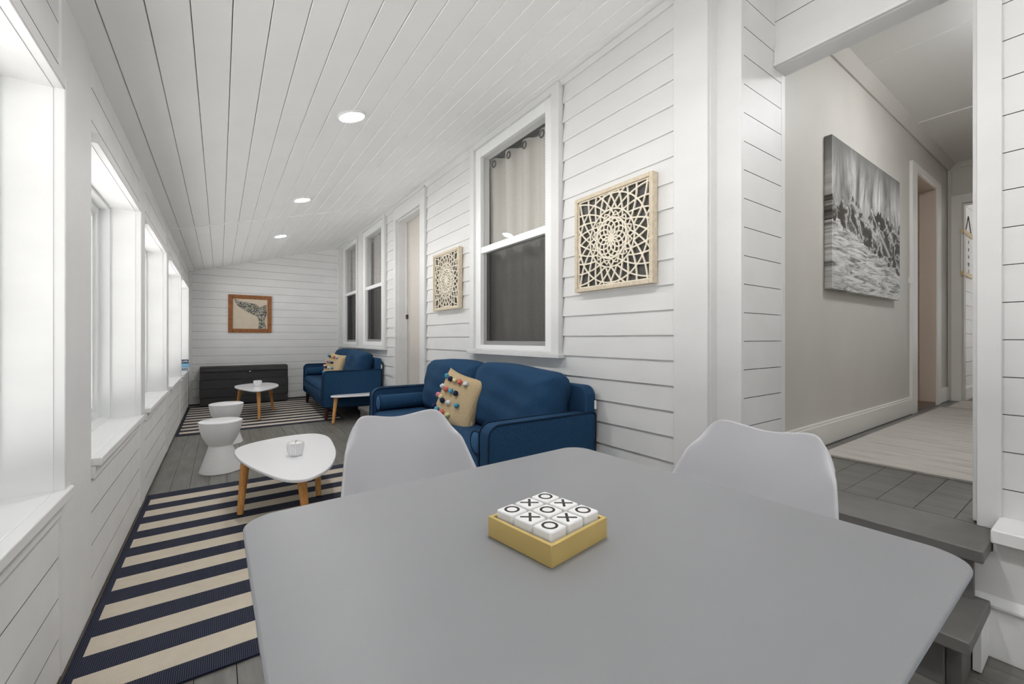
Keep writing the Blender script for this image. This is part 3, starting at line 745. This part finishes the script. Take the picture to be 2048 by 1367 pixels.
def make_sofa(label, loc, rz):
    t = thing('sofa', label, 'sofa', loc, rz, 'two-seat blue upholstered sofas with bolsters')
    HL, AH = .98, .625
    m = MB(); m.box(-.355, -.885, .155, .33, .885, .275); m.build('base', M['blue'], t, bevel=.02, seg=3)
    for sg in (-1, 1):
        y0, y1 = sorted((sg*(HL-.088), sg*HL))
        prof = rr([(-.38, .165), (.345, .155), (.36, AH), (-.375, AH)], [.05, .03, .03, .065], 8)
        m = MB(); m.prism(prof, y0, y1, 'y'); a = m.build('arm', M['blue'], t, bevel=.012, seg=3)
        m = MB()
        for yy in (y0, y1): m.tube([(px, yy+(.002 if yy == y1 else -.002), pz) for px, pz in prof], .0045, 6, closed=True)
        m.build('piping', M['piping'], a, smooth=180)
    m = MB(); prof = rr([(.24, .16), (.345, .16), (.372, .775), (.285, .775)], [.01, .01, .03, .03], 5)
    bp = rr([(-.975, .16), (.975, .16), (.975, .775), (-.975, .775)], [.01, .01, .07, .07], 8)
    cnt = len(bp)
    fx = lambda z: .255+(z-.16)*.06; bx = lambda z: .345+(z-.16)*.04
    m.add([(fx(z), y, z) for y, z in bp]+[(bx(z), y, z) for y, z in bp], [tuple(range(cnt)), tuple(range(2*cnt-1, cnt-1, -1))]+[(i, i+cnt, (i+1) % cnt+cnt, (i+1) % cnt) for i in range(cnt)])
    m.build('back_frame', M['blue'], t, bevel=.02, seg=3)
    # bench seat cushion with shallow tufts
    def top(u, v):
        x_, y_ = -.385+.60*u, -.887+1.774*v; ex = min(u, 1-u)/.08; ey = min(v, 1-v)/.03
        k = min(1, ex)**.5*min(1, ey)**.5 if ex > 0 and ey > 0 else 0
        z_ = .385+.062*max(0, k)
        for tx in (-.2, .02):
            for ty in (-.62, -.27, .27, .62): z_ -= .014*math.exp(-((x_-tx)**2+(y_-ty)**2)/.0022)
        return (x_, y_, z_)
    m = MB(); m.grid(top, 36, 90); m.grid(lambda u, v: (-.385+.60*u, -.887+1.774*v, .275), 2, 2)
    ring = [top(u/35, 0) for u in range(36)]+[top(1, v/89) for v in range(1, 90)]+[top(1-u/35, 1) for u in range(1, 36)]+[top(0, 1-v/89) for v in range(1, 89)]
    k = len(ring); m.add(ring+[(a, b, .275) for a, b, _ in ring], [(i, (i+1) % k, (i+1) % k+k, i+k) for i in range(k)])
    so = m.build('seat_cushion', M['blue'], t, smooth=60); weld(so)
    m = MB(); m.tube([(-.386, -.885, .39), (-.386, .885, .39)], .004, 6); m.build('piping', M['piping'], so, smooth=180)
    for sg in (-1, 1):
        m = puff(.885, .455, .27, 40, .34, 0, .08, random.Random(5), 13)
        m.v = [(v[0]-.012*math.sin(4*v[1]+sg)+.005*math.sin(46*v[2]+9*v[1])*min(1, max(0, abs(v[1])-.27)/.1), v[1], v[2]+.016*math.cos(5.5*v[1]+sg*.8)*max(0, v[2]*4)) for v in m.v]
        m.xform(Matrix.Translation((.165, sg*.441, .645)) @ Matrix.Rotation(math.radians(12), 4, 'Y'))
        o = weld(m.build('back_cushion', M['blue'], t, smooth=180))
        prof2 = [(-.055*0, 0, 0)]
    for sg in (-1, 1):
        yb = sg*.822
        m = MB(); m.tube([(-.352, yb, .512), (-.345, yb, .512), (.08, yb, .512), (.09, yb, .512)], [.060, .064, .064, .058], 28); bo = m.build('bolster', M['blue'], t, smooth=50)
        m = MB(); m.tube([(-.3525, yb, .512), (-.357, yb, .512), (-.359, yb, .512)], [.057, .05, .02], 28); m.build('bolster_end', M['bolster_end'], bo, smooth=50)
        m = MB(); m.tube([(-.352, yb+.0605*math.cos(a), .512+.0605*math.sin(a)) for a in [2*PI*q/28 for q in range(28)]], .004, 6, closed=True); m.build('piping', M['piping'], bo, smooth=180)
    for sx in (-.315, .30):
        for sy in (-.91, .91):
            m = MB(); m.tube([(sx, sy, .158), (sx*1.05, sy*1.008, 0)], [.032, .018], 16); m.build('leg', M['dark_leg'], t, smooth=50)
    m = MB(); m.box(.352, -.979, .64, .366, -.975, .69); m.build('care_tag', M['label_white'], t)
    return t
sofa = make_sofa('large blue two-seat sofa in the foreground under the big window', (1.445, 2.72, 0), 0)
dup(sofa, (1.475, 6.68, .0085), math.radians(-2.0), 'blue two-seat sofa at the far end beyond the side door, partly on the rug')

# ---------------------------------------------------------------- throw cushions
def make_pillow(name, label, S, Mx, poms, seed, tagged=True):
    o = thing(name, label, 'cushion', Mx.translation); o.rotation_euler = Mx.to_euler(); o['group'] = 'straw cushions with pompoms'
    m = puff(S, S, S*.36, 26, .42, .08)
    weld(m.build('cover', M['straw'], o, smooth=180))
    rnd = random.Random(seed)
    m = MB(); e = S/2*.955
    m.tube([(0, -e, -e), (0, -e, e), (0, e, e), (0, e, -e)], .003, 6, closed=True); 
    for a, b, col in poms:
        prof = max(0, (1-abs(a)**4)*(1-abs(b)**4))**.42; x_ = -S*.18*prof
        q = MB(); q.ball((x_-.012, a*S/2, b*S/2), .0175, 14, 10, jit=.22, rnd=rnd); q.build('pompom', M['pom_'+col], o, smooth=180)
    if tagged:
        q = MB(); q.box(-.012, -S/2*.985, -S*.40, -.009, -S/2*.93-.006, -S*.27); q.build('care_tag', M['label_white'], o)
    return o
Rm = lambda yaw, lean, roll: Matrix.Rotation(yaw, 4, 'Z') @ Matrix.Rotation(lean, 4, 'Y') @ Matrix.Rotation(roll, 4, 'X')
# local: -X faces out, -Y is the right edge as seen from the front
POMS = [(.80, .72, 'teal'), (.50, .66, 'navy'), (.24, .66, 'lime'), (-.02, .66, 'coral'), (-.33, .66, 'pale'),
        (.78, .30, 'pale'), (.50, .24, 'coral'), (.22, .24, 'teal'), (-.06, .22, 'navy'),
        (.88, -.06, 'pink'), (.62, -.10, 'lime'), (.46, -.20, 'navy'), (.14, -.20, 'pale'), (-.30, -.18, 'teal'),
        (.84, -.50, 'navy'), (.60, -.56, 'teal'), (.30, -.60, 'coral'), (-.02, -.62, 'lime')]
make_pillow('throw_pillow', 'straw cushion with rows of colourful pompoms on the near blue sofa', .385,
            Matrix.Translation((1.425, 2.715, .600)) @ Rm(.35, .33, .19), POMS, 4)
make_pillow('throw_pillow', 'small straw cushion with pompoms on the far blue sofa', .40,
            Matrix.Translation((1.42, 6.70, .625)) @ Rm(.42, .36, .08), POMS, 9)

# ---------------------------------------------------------------- coffee tables
def closed_spline(pts, n=6):
    out = []; m = len(pts)
    for i in range(m):
        p0, p1, p2, p3 = (Vector(pts[(i+k-1) % m]) for k in range(4))
        for j in range(n):
            s = j/n
            out.append(tuple(.5*((2*p1)+(-p0+p2)*s+(2*p0-5*p1+4*p2-p3)*s*s+(-p0+3*p1-3*p2+p3)*s**3)))
    return out
def make_table(label, outline, h, legs, loc):
    t = thing('coffee_table', label, 'coffee table', (loc[0], loc[1], loc[2]), 0, 'white-topped three-legged coffee tables')
    ol = closed_spline([(a-loc[0], b-loc[1]) for a, b in outline]); m = MB(); m.prism(ol, h-.018, h, 'z'); m.build('table_top', M['gloss_white'], t, bevel=.005, seg=3)
    for (ax, ay), (bx_, by) in legs:
        m = MB(); m.tube([(ax-loc[0], ay-loc[1], h-.018), (ax-loc[0]+(bx_-ax)*.12, ay-loc[1]+(by-ay)*.12, (h-.018)*.88), (bx_-loc[0], by-loc[1], .005)], [.024, .024, .016], 18)
        m.build('leg', M['beech'], t, smooth=50)
    return t
RUGZ = .0085
H1 = .305
O1 = [(.077, 3.28), (.10, 3.40), (.19, 3.50), (.33, 3.57), (.47, 3.60), (.585, 3.58), (.648, 3.50), (.672, 3.36), (.655, 3.14), (.63, 2.95), (.585, 2.76), (.52, 2.59), (.44, 2.48), (.37, 2.44), (.29, 2.48), (.215, 2.64), (.145, 2.86), (.095, 3.08)]
make_table('near white coffee table with three wooden legs standing on the foreground rug', O1, H1, [((.125, 3.02), (.097, 2.953)), ((.37, 2.575), (.388, 2.50)), ((.548, 3.14), (.534, 3.01))], (.37, 3.0, RUGZ))
H2 = .385
O2 = [(.163, 6.90), (.175, 7.05), (.25, 7.18), (.37, 7.28), (.50, 7.31), (.60, 7.27), (.665, 7.13), (.69, 6.92), (.67, 6.70), (.60, 6.50), (.52, 6.34), (.42, 6.22), (.34, 6.24), (.275, 6.40), (.215, 6.60), (.175, 6.76)]
make_table('far white coffee table with three wooden legs before the dark chest', O2, H2, [((.41, 6.34), (.412, 6.235)), ((.59, 6.93), (.637, 7.06)), ((.235, 6.96), (.196, 7.22))], (.42, 6.75, RUGZ))
O3 = [(1.135, 5.60), (1.165, 5.665), (1.26, 5.69), (1.42, 5.69), (1.56, 5.69), (1.70, 5.665), (1.765, 5.56), (1.72, 5.47), (1.58, 5.455), (1.42, 5.475), (1.26, 5.505), (1.165, 5.54)]
make_table('white coffee table tucked between the two blue sofas', O3, .335, [((1.20, 5.61), (1.14, 5.50)), ((1.70, 5.50), (1.735, 5.49)), ((1.70, 5.62), (1.73, 5.64))], (1.45, 5.57, 0))

def candle(label, x, y, z):
    t = thing('candle_holder', label, 'candle', (x, y, z), 0, 'white ribbed candle cups')
    rb = lambda a, q: .96+.11*abs(math.cos(9*a))
    m = MB(); m.lathe([(.026, 0), (.034, .006), (.042, .022), (.047, .045), (.048, .065), (.046, .083), (.043, .083), (.041, .074), (.001, .072)], n=160, rad=lambda a, q: rb(a, q) if q < .0835 else 1)
    m.build('cup', M['ceramic'], t, smooth=40)
    w = MB(); w.lathe([(.040, .0735), (.038, .0765), (.001, .0765)], n=32); c_ = w.build('candle', M['wax'], t, smooth=40)
    w = MB(); w.tube([(0, 0, .076), (.002, 0, .090), (.004, .001, .098)], .0018, 6); w.build('wick', M['wick'], c_)
candle('white ribbed candle cup on the near coffee table', .392, 2.96, RUGZ+H1)
candle('white ribbed candle cup on the far coffee table', .425, 6.74, RUGZ+H2)

# ---------------------------------------------------------------- stools
def make_stool(label, loc):
    t = thing('stool', label, 'stool', loc, 0, 'white hourglass stools')
    m = MB(); m.lathe([(.140, .0), (.143, .004), (.139, .018), (.121, .072), (.104, .125), (.090, .17), (.082, .196), (.081, .204), (.086, .214), (.104, .242), (.124, .285), (.137, .33), (.144, .37), (.146, .385), (.140, .386)], n=64)
    m.build('body', M['stool'], t, smooth=30)
    m = MB(); m.lathe([(.1475, .384), (.149, .390), (.146, .398), (.138, .401), (.08, .4035), (.001, .404)], n=64); m.build('seat_top', M['gloss_white'], t, smooth=40)
    return t
st = make_stool('nearer of the two white hourglass stools by the left wall', (.005, 4.09, 0))
dup(st, (.053, 5.13, 0), 0, 'farther of the two white hourglass stools by the left wall')

# ---------------------------------------------------------------- storage chest
t = thing('storage_chest', 'low charcoal storage chest against the back wall', 'chest', (.343, 8.13, .0075))
HWc = .592
m = MB()
for z0, z1 in ((.012, .125), (.127, .262), (.264, .40), (.402, .525)):
    bul = .010*math.sin(PI*(z0+z1)/2/.55)
    m.box(-HWc-bul, -.15-bul, z0, HWc+bul, .15, z1)
m.box(-HWc+.01, -.14, .0, HWc-.01, .14, .53)
m.build('body', M['resin'], t, bevel=.006)
m = MB(); lp = rr([(-HWc-.012, .527), (HWc+.012, .527), (HWc-.012, .605), (-HWc+.012, .605)], [.004, .004, .03, .03], 5)
m.prism(rr([(-.165, .527), (.155, .527), (.155, .605), (-.125, .605), (-.158, .575)], [.004, .004, .01, .02, .01], 4), -HWc-.004, HWc+.004, 'x')
m.build('lid', M['resin'], t, bevel=.012, seg=3)
m = MB(); m.tube([(.055, -.158, .515), (.055, -.172, .515), (.055, -.174, .515)], [.012, .012, .008], 16); m.build('lock', M['chrome'], t, smooth=40)
m = MB(); m.box(.01, -.162, .495, .10, -.157, .533); m.build('latch_plate', M['ink'], t, bevel=.003)

# ---------------------------------------------------------------- gray step in front of the side door
t = thing('door_step', 'low grey box step below the side door behind the near sofa', 'step', (1.63, 4.85, 0))
m = MB(); m.box(-.19, -.55, 0, .185, .55, .165); m.build('body', M['tread'], t, bevel=.003)
m = MB(); m.box(-.21, -.58, .165, .185, .58, .20); m.build('tread', M['tread'], t, bevel=.005)

# ---------------------------------------------------------------- dining table, chairs, game
t = thing('dining_table', 'square grey dining table with rounded corners filling the foreground', 'table', (.445, .49, 0))
TZ = .74
q = [(.030-.445, .862-.49), (.852-.445, .902-.49), (.880-.445, .110-.49), (.036-.445, .110-.49)]
def bow(a, b, k, n_=8): 
    a, b = Vector(a), Vector(b); d = (b-a); nrm = Vector((d.y, -d.x)).normalized()*k
    return [tuple(a+d*(i/n_)-nrm*4*(i/n_)*(1-i/n_)) for i in range(n_)]
ol = rr(q, .055, 10)
m = MB(); m.prism(ol, TZ-.006, TZ, 'z'); top_ = m.build('tabletop', M['table_grey'], t, bevel=.003, seg=2)
inn = [(a*.985, b*.985) for a, b in ol]
m = MB(); k = len(ol); in2 = [(a*.93, b*.93) for a, b in ol]
m.add([(a, b, TZ-.0062) for a, b in ol]+[(a*.996, b*.996, TZ-.011) for a, b in ol]+[(a, b, TZ-.024) for a, b in in2], [tuple(range(k)), tuple(range(3*k-1, 2*k-1, -1))]+[(i+j*k, i+j*k+k, (i+1) % k+j*k+k, (i+1) % k+j*k) for j in (0, 1) for i in range(k)])
m.build('edge_band', M['table_edge'], t, smooth=30)
for sx in (-1, 1):
    for sy in (-1, 1):
        m = MB(); m.tube([(sx*.27, sy*.26, TZ-.024), (sx*.31, sy*.30, 0)], [.026, .016], 18); m.build('leg', M['beech'], t, smooth=50)
m = MB(); m.box(-.30, -.02, TZ-.05, .30, .02, TZ-.024); m.box(-.02, -.29, TZ-.05, .02, .29, TZ-.024); m.build('under_frame', M['table_grey'], t)

def make_chair(label, loc, rz):
    t = thing('dining_chair', label, 'chair', loc, rz, 'grey moulded chairs at the dining table')
    # station: y, z, half width, wrap, wrap dir (towards sitter)
    ST = [(-.215, .415, .185, .005, (0, 0, 1)), (-.20, .437, .205, .010, (0, 0, 1)), (-.10, .428, .228, .045, (0, 0, 1)), (.02, .425, .236, .095, (0, -.1, 1)),
          (.105, .44, .238, .13, (0, -.4, .9)), (.16, .485, .236, .14, (0, -.8, .5)), (.19, .55, .228, .125, (0, -1, .2)), (.212, .63, .214, .105, (0, -1, .05)),
          (.232, .71, .196, .080, (0, -1, 0)), (.246, .76, .184, .064, (0, -1, 0)), (.256, .798, .174, .054, (0, -1, 0))]
    def lerp(v):
        f_ = v*(len(ST)-1); i = min(int(f_), len(ST)-2); s = f_-i
        def cr(k):
            a = [ST[max(i-1, 0)], ST[i], ST[i+1], ST[min(i+2, len(ST)-1)]]; p = [z_[k] for z_ in a]
            return .5*(2*p[1]+(-p[0]+p[2])*s+(2*p[0]-5*p[1]+4*p[2]-p[3])*s*s+(-p[0]+3*p[1]-3*p[2]+p[3])*s**3)
        d = Vector(ST[i][4]).lerp(Vector(ST[i+1][4]), s); return cr(0), cr(1), cr(2), cr(3), d
    def fn(u, v):
        a = 2*u-1; y, z, w, wr_, d = lerp(v)
        k = abs(a)**2.4
        x_ = a*w; y_ = y+d.y*wr_*k; z_ = z+d.z*wr_*k
        if v > .80:      # crown: corners rounded off, middle dips
            s = (v-.80)/.20
            z_ += s*(.004*math.exp(-((abs(a)-.66)/.22)**2)-.014*math.exp(-(a/.42)**2))
            z_ -= s*.075*max(0, (abs(a)-.70)/.30)**2.4
        if v < .12:
            s = (.12-v)/.12; y_ += s*.07*max(0, (abs(a)-.55)/.45)**2
        return (x_, y_, z_)
    m = MB(); m.grid(fn, 29, 45); m.build('seat_shell', M['plastic_grey'], t, sub=1, solid=.009)
    for sx in (-1, 1):
        for sy in (-1, 1):
            m = MB(); m.tube([(sx*.11, sy*.10-.02, .405), (sx*.20, sy*.19-.01, 0)], [.019, .012], 14); m.build('leg', M['beech'], t, smooth=50)
    m = MB(); m.box(-.12, -.13, .395, .12, .09, .412); m.build('seat_bracket', M['ink'], t, bevel=.004)
    return t
ch = make_chair('grey moulded chair at the far side of the table, back towards the rug', (.50, 1.155, 0), 0)
dup(ch, (1.045, .575, 0), -PI/2, 'grey moulded chair on the right of the table, before the hall steps')

A = Vector((.346, .564)); B = Vector((.366, .436)); Cc = Vector((.502, .449))
e2 = (B-A).normalized(); e1 = Vector((-e2.y, e2.x)); ang = math.atan2(e1.y, e1.x)
side = .1315; ctr = A+(e1+e2)*side/2
t = thing('game_tray', 'gold square tray holding the noughts and crosses tiles', 'game tray', (ctr.x, ctr.y, TZ), ang)
hs = side/2; wl_ = .006
m = MB(); iw2 = hs-wl_; sq = lambda h_, z_: [(-h_, -h_, z_), (h_, -h_, z_), (h_, h_, z_), (-h_, h_, z_)]
m.add(sq(hs, .0003)+sq(hs, .0315)+sq(iw2, .0315)+sq(iw2, .018), [(3, 2, 1, 0), (12, 13, 14, 15)]+[(i+4*j, (i+1) % 4+4*j, (i+1) % 4+4*j+4, i+4*j+4) for j in range(3) for i in range(4)])
m.build('tray', M['gold'], t, bevel=.0006, seg=1)
ts = .0345; pitch = .0392
names = {(-1, -1): 'O', (0, -1): 'X', (1, -1): 'O', (-1, 0): 'X', (0, 0): 'O', (1, 0): 'X', (-1, 1): 'O', (0, 1): 'X', (1, 1): 'O'}
where = {(-1, -1): 'at the corner nearest the camera', (1, -1): 'at the right corner of the gold tray', (-1, 1): 'at the left corner of the gold tray', (1, 1): 'at the corner farthest from the camera', (0, 0): 'in the centre of the gold tray',
         (0, -1): 'on the near right side of the gold tray', (1, 0): 'on the far right side of the gold tray', (-1, 0): 'on the near left side of the gold tray', (0, 1): 'on the far left side of the gold tray'}
for (i, j), s in names.items():
    loc2 = ctr+e1*(i*pitch)+(-e2)*(j*pitch)
    tt = thing('game_tile', 'white tile with a black %s %s' % ({'O': 'ring', 'X': 'cross'}[s], where[(i, j)]), 'game tile', (loc2.x, loc2.y, TZ+.0182), ang, 'noughts and crosses tiles')
    m = MB(); m.box(-ts/2, -ts/2, 0, ts/2, ts/2, .0245); m.build('tile', M['tile'], tt, bevel=.0028, seg=3)
    m = MB()
    if s == 'O':
        m.lathe([(.0122, .0244), (.0122, .02475), (.0082, .02475), (.0082, .0244)], n=40, cap=False)
    else:
        hl_, hw_ = .0150, .0021
        for a in (PI/4, -PI/4):
            q2 = [(-hl_, -hw_), (hl_, -hw_), (hl_, hw_), (-hl_, hw_)]
            m.prism([(x_*math.cos(a)-y_*math.sin(a), x_*math.sin(a)+y_*math.cos(a)) for x_, y_ in q2], .0244, .02475 if a > 0 else .02480, 'z')
    m.build({'O': 'nought', 'X': 'cross'}[s], M['ink'], tt)

# ---------------------------------------------------------------- pictures
def lattice(S):
    """polylines of the cut lattice in a square of half side S"""
    out = []
    def arc(cx, cy, r, n_=60): out.append([(cx+r*math.cos(2*PI*k/n_), cy+r*math.sin(2*PI*k/n_)) for k in range(n_+1)])
    N = 12; r1 = S*.215
    for k in range(N):
        a = 2*PI*k/N; arc(r1*math.cos(a), r1*math.sin(a), r1)
    arc(0, 0, S*.435); arc(0, 0, S*.62); arc(0, 0, S*.955)
    for k in range(N):                # zigzag between the two inner rings
        a0, a1, a2 = 2*PI*k/N, 2*PI*(k+.5)/N, 2*PI*(k+1)/N
        for ri, ro in ((.43, .62), (.62, .43)):
            out.append([(S*ri*math.cos(a0), S*ri*math.sin(a0)), (S*ro*math.cos(a1), S*ro*math.sin(a1)), (S*ri*math.cos(a2), S*ri*math.sin(a2))])
    K = 24                            # two families of crossing sweeps
    for k in range(K):
        for sg in (-1, 1):
            pl = []
            for q_ in range(24):
                s = q_/23; r = S*(.62+.86*s); a = 2*PI*(k/K)+sg*(.62*s**.8)
                pl.append((r*math.cos(a), r*math.sin(a)))
            out.append(pl)
    return out
def ribbons(pls, w, S, x0, x1, mb):
    cnt = 0
    for pl in pls:
        # densify and clip
        den = []
        for a, b in zip(pl[:-1], pl[1:]):
            for s in range(4): den.append((a[0]+(b[0]-a[0])*s/4, a[1]+(b[1]-a[1])*s/4))
        den.append(pl[-1]); runs = []; cur = []
        for p in den:
            if abs(p[0]) < S and abs(p[1]) < S: cur.append(p)
            else:
                if len(cur) > 1: runs.append(cur)
                cur = []
        if len(cur) > 1: runs.append(cur)
        for r in runs:
            r = r[::3]+([r[-1]] if (len(r)-1) % 3 else [])
            if len(r) < 2: continue
            cnt += 1; xf = x0-.00001*cnt; vs = []
            for i, p in enumerate(r):
                a = Vector(r[max(i-1, 0)]); b = Vector(r[min(i+1, len(r)-1)]); d = (b-a)
                if d.length < 1e-9: d = Vector((1, 0))
                d.normalize(); nn = Vector((-d.y, d.x))*w/2; p = Vector(p)
                vs += [(xf, p.x+nn.x, p.y+nn.y), (xf, p.x-nn.x, p.y-nn.y), (x1, p.x-nn.x, p.y-nn.y), (x1, p.x+nn.x, p.y+nn.y)]
            fs = []
            for i in range(len(r)-1):
                o = 4*i
                for j in range(4): fs.append((o+j, o+(j+1) % 4, o+4+(j+1) % 4, o+4+j))
            mb.add(vs, fs)
def make_panel(label, loc):
    S = .284
    t = thing('lattice_panel', label, 'wall art', loc, 0, 'square cut-wood rosette panels')
    m = MB(); fw = .022
    m.box(-.040, -S, -S, 0, -S+fw, S); m.box(-.040, S-fw, -S, 0, S, S); m.box(-.040, -S+fw, -S, 0, S-fw, -S+fw); m.box(-.040, -S+fw, S-fw, 0, S-fw, S)
    m.build('frame', M['limewood'], t, bevel=.0015)
    m = MB(); m.box(-.016, -S+fw, -S+fw, -.006, S-fw, S-fw); m.build('backing', M['charcoal'], t)
    m = MB(); ribbons(lattice(S-fw), .0080, S-fw-.001, -.030, -.022, m)
    q = S-fw
    m.box(-.030, -q, -q, -.022, -q+.007, q); m.box(-.030, q-.007, -q, -.022, q, q); m.box(-.030, -q, -q, -.022, q, -q+.007); m.box(-.030, -q, q-.007, -.022, q, q)
    m.build('lattice', M['cut_wood'], t)
    return t
AX = R-.0155
pn = make_panel('cream rosette lattice panel right of the big window', (AX, 1.624, 1.617))
dup(pn, (AX, 3.727, 1.615), 0, 'cream rosette lattice panel between the side door and the big window')

t = thing('whale_tail_picture', 'brown framed whale tail picture on the back wall', 'picture', (.418, YB, 1.4635))
m = MB(); hw_, hh = .309, .3125; iw, ih = .247, .248
m.box(-hw_, -.028, -hh, -iw, -.001, hh); m.box(iw, -.028, -hh, hw_, -.001, hh); m.box(-iw, -.027, ih, iw, -.001, hh); m.box(-iw, -.027, -hh, iw, -.001, -ih); m.build('frame', M['frame_wood'], t, bevel=.002)
m = MB(); m.box(-iw, -.010, -ih, iw, -.002, ih); m.build('panel', M['canvas_cream'], t)
tp = [(345, 360), (400, 365), (500, 400), (620, 425), (740, 440), (860, 455), (940, 490), (1000, 550), (1060, 510), (1120, 480), (1162, 470), (1158, 560), (1166, 640), (1168, 720), (1140, 790), (1112, 850), (1112, 930), (1130, 1000), (1160, 1092),
      (935, 1092), (952, 1000), (965, 900), (940, 820), (900, 770), (800, 730), (700, 680), (600, 630), (500, 560), (430, 510), (390, 450), (360, 400)]
m = MB(); m.prism([(-iw+(a-320)/860*2*iw, ih-(b-345)/750*2*ih) for a, b in tp], -.0125, -.0098, 'y'); m.build('whale_tail', M['speckle'], t)

CW, CH = 1.42, .955
t = thing('wave_canvas', 'large grey breaking wave canvas on the hall wall', 'picture', (3.112, HY, 1.362))
m = MB(); m.box(0, -.042, 0, CW, -.001, CH); m.build('canvas', wave_mat(CW, CH), t, bevel=.002)

# hook on the hall door casing
t = thing('wall_hook', 'small clear hook stuck on the hall doorway casing', 'hook', (5.0, HY, 1.56))
m = MB(); m.box(-.025, -.004, -.02, .0, 0, .03); m.tube([(-.012, -.005, .0), (-.012, -.018, -.025), (-.02, -.03, -.012)], .004, 8); m.build('hook', M['ceramic'], t)

# hanging sign in the far room
t = thing('hanging_sign', 'white hanging word sign with wooden battens in the far room', 'sign', (6.78, .945, 1.95))
m = MB(); m.box(-.36, -.008, -.20, .14, -.004, .25); m.build('sheet', M['label_white'], t)
for z0 in (.215, -.23):
    m = MB(); m.box(-.37, -.026, z0, .15, -.002, z0+.042); m.build('batten', M['batten'], t, bevel=.003)
m = MB(); m.tube([(-.20, -.014, .25), (-.04, -.012, .44), (.10, -.014, .25)], .004, 6); m.build('cord', M['ink'], t)
for k, w in enumerate(('el', 'at', 'to', 'nge', 'it')):
    text_mesh('lettering', w, .070, M['ink'], t, Matrix.Translation((.0, -.0085, .165-.08*k)) @ Matrix.Rotation(PI/2, 4, 'X'))

# LIVE LOVE LAKE blocks on the farthest sill
SX, SY, SZ2 = -.40, 7.34, SZ+.004
t = thing('word_sign', 'small blue block sign reading LIVE LOVE LAKE on the farthest window sill', 'sign', (SX, SY, SZ2))
for k, (w, mt, tm, z0, x0, x1, fs) in enumerate((('LAKE', 'sign_pale', 'sign_navy', 0, -.066, .050, .040), ('LOVE', 'sign_blue', 'sign_ltblue', .053, -.066, .054, .042), ('LIVE', 'sign_navy', 'label_white', .106, -.036, .040, .034))):
    m = MB(); m.box(x0, -.016, z0, x1, .016, z0+.0525); o = m.build('block', M[mt], t, bevel=.002)
    text_mesh('lettering', w, fs, M[tm], o, Matrix.Translation(((x0+x1)/2, -.0165, z0+.026)) @ Matrix.Rotation(PI/2, 4, 'X'), bold=.0008)

# ---------------------------------------------------------------- light, camera
w = bpy.data.worlds.new('sky'); SC.world = w; w.use_nodes = True
bg = w.node_tree.nodes['Background']; bg.inputs[0].default_value = (.95, .98, 1, 1); bg.inputs[1].default_value = .65
sn = bpy.data.lights.new('sun', 'SUN'); sn.energy = 25; sn.angle = .02; sn.color = (1, .99, .98)
so_ = bpy.data.objects.new('sun', sn); COL.objects.link(so_); so_.rotation_euler = Vector((-.12, -.8, -.75)).to_track_quat('-Z', 'Y').to_euler()
def portal(loc, rot, sx, sy):
    l = bpy.data.lights.new('window_portal', 'AREA'); l.shape = 'RECTANGLE'; l.size = sx; l.size_y = sy; l.cycles.is_portal = True
    o = bpy.data.objects.new('window_portal', l); COL.objects.link(o); o.location = loc; o.rotation_euler = rot
for a, b in WIN: portal((-.63, (a+b)/2, (SZ+HZ)/2), (0, -PI/2, 0), HZ-SZ, b-a)
for a, b, z0, z1 in NO: portal(((a+b)/2, YN-.11, (z0+z1)/2), (PI/2, 0, 0), b-a, z1-z0)
portal((9.71, -.3, 1.65), (0, PI/2, 0), 1.9, 1.8)

F, CX, VPX = 841., 1024., 440.
cam = bpy.data.cameras.new('camera'); co = bpy.data.objects.new('camera', cam); COL.objects.link(co); SC.camera = co
cam.sensor_width = 36; cam.sensor_fit = 'HORIZONTAL'; cam.lens = F/2048*36; cam.clip_start = .02; cam.clip_end = 200
co.location = (0, 0, 1.05); co.rotation_euler = (PI/2, 0, -math.atan((CX-VPX)/F))
cam.shift_y = (677-683.5)/2048
SC.view_settings.view_transform = 'Standard'; SC.view_settings.look = 'None'; SC.view_settings.gamma = 1; SC.view_settings.use_curve_mapping = False
SC.view_settings.exposure = 0.22
cy = SC.cycles
cy.max_bounces = 14; cy.diffuse_bounces = 12; cy.glossy_bounces = 4; cy.transparent_max_bounces = 16; cy.transmission_bounces = 6
cy.use_denoising = True; cy.sample_clamp_indirect = 8; cy.caustics_reflective = False; cy.caustics_refractive = False
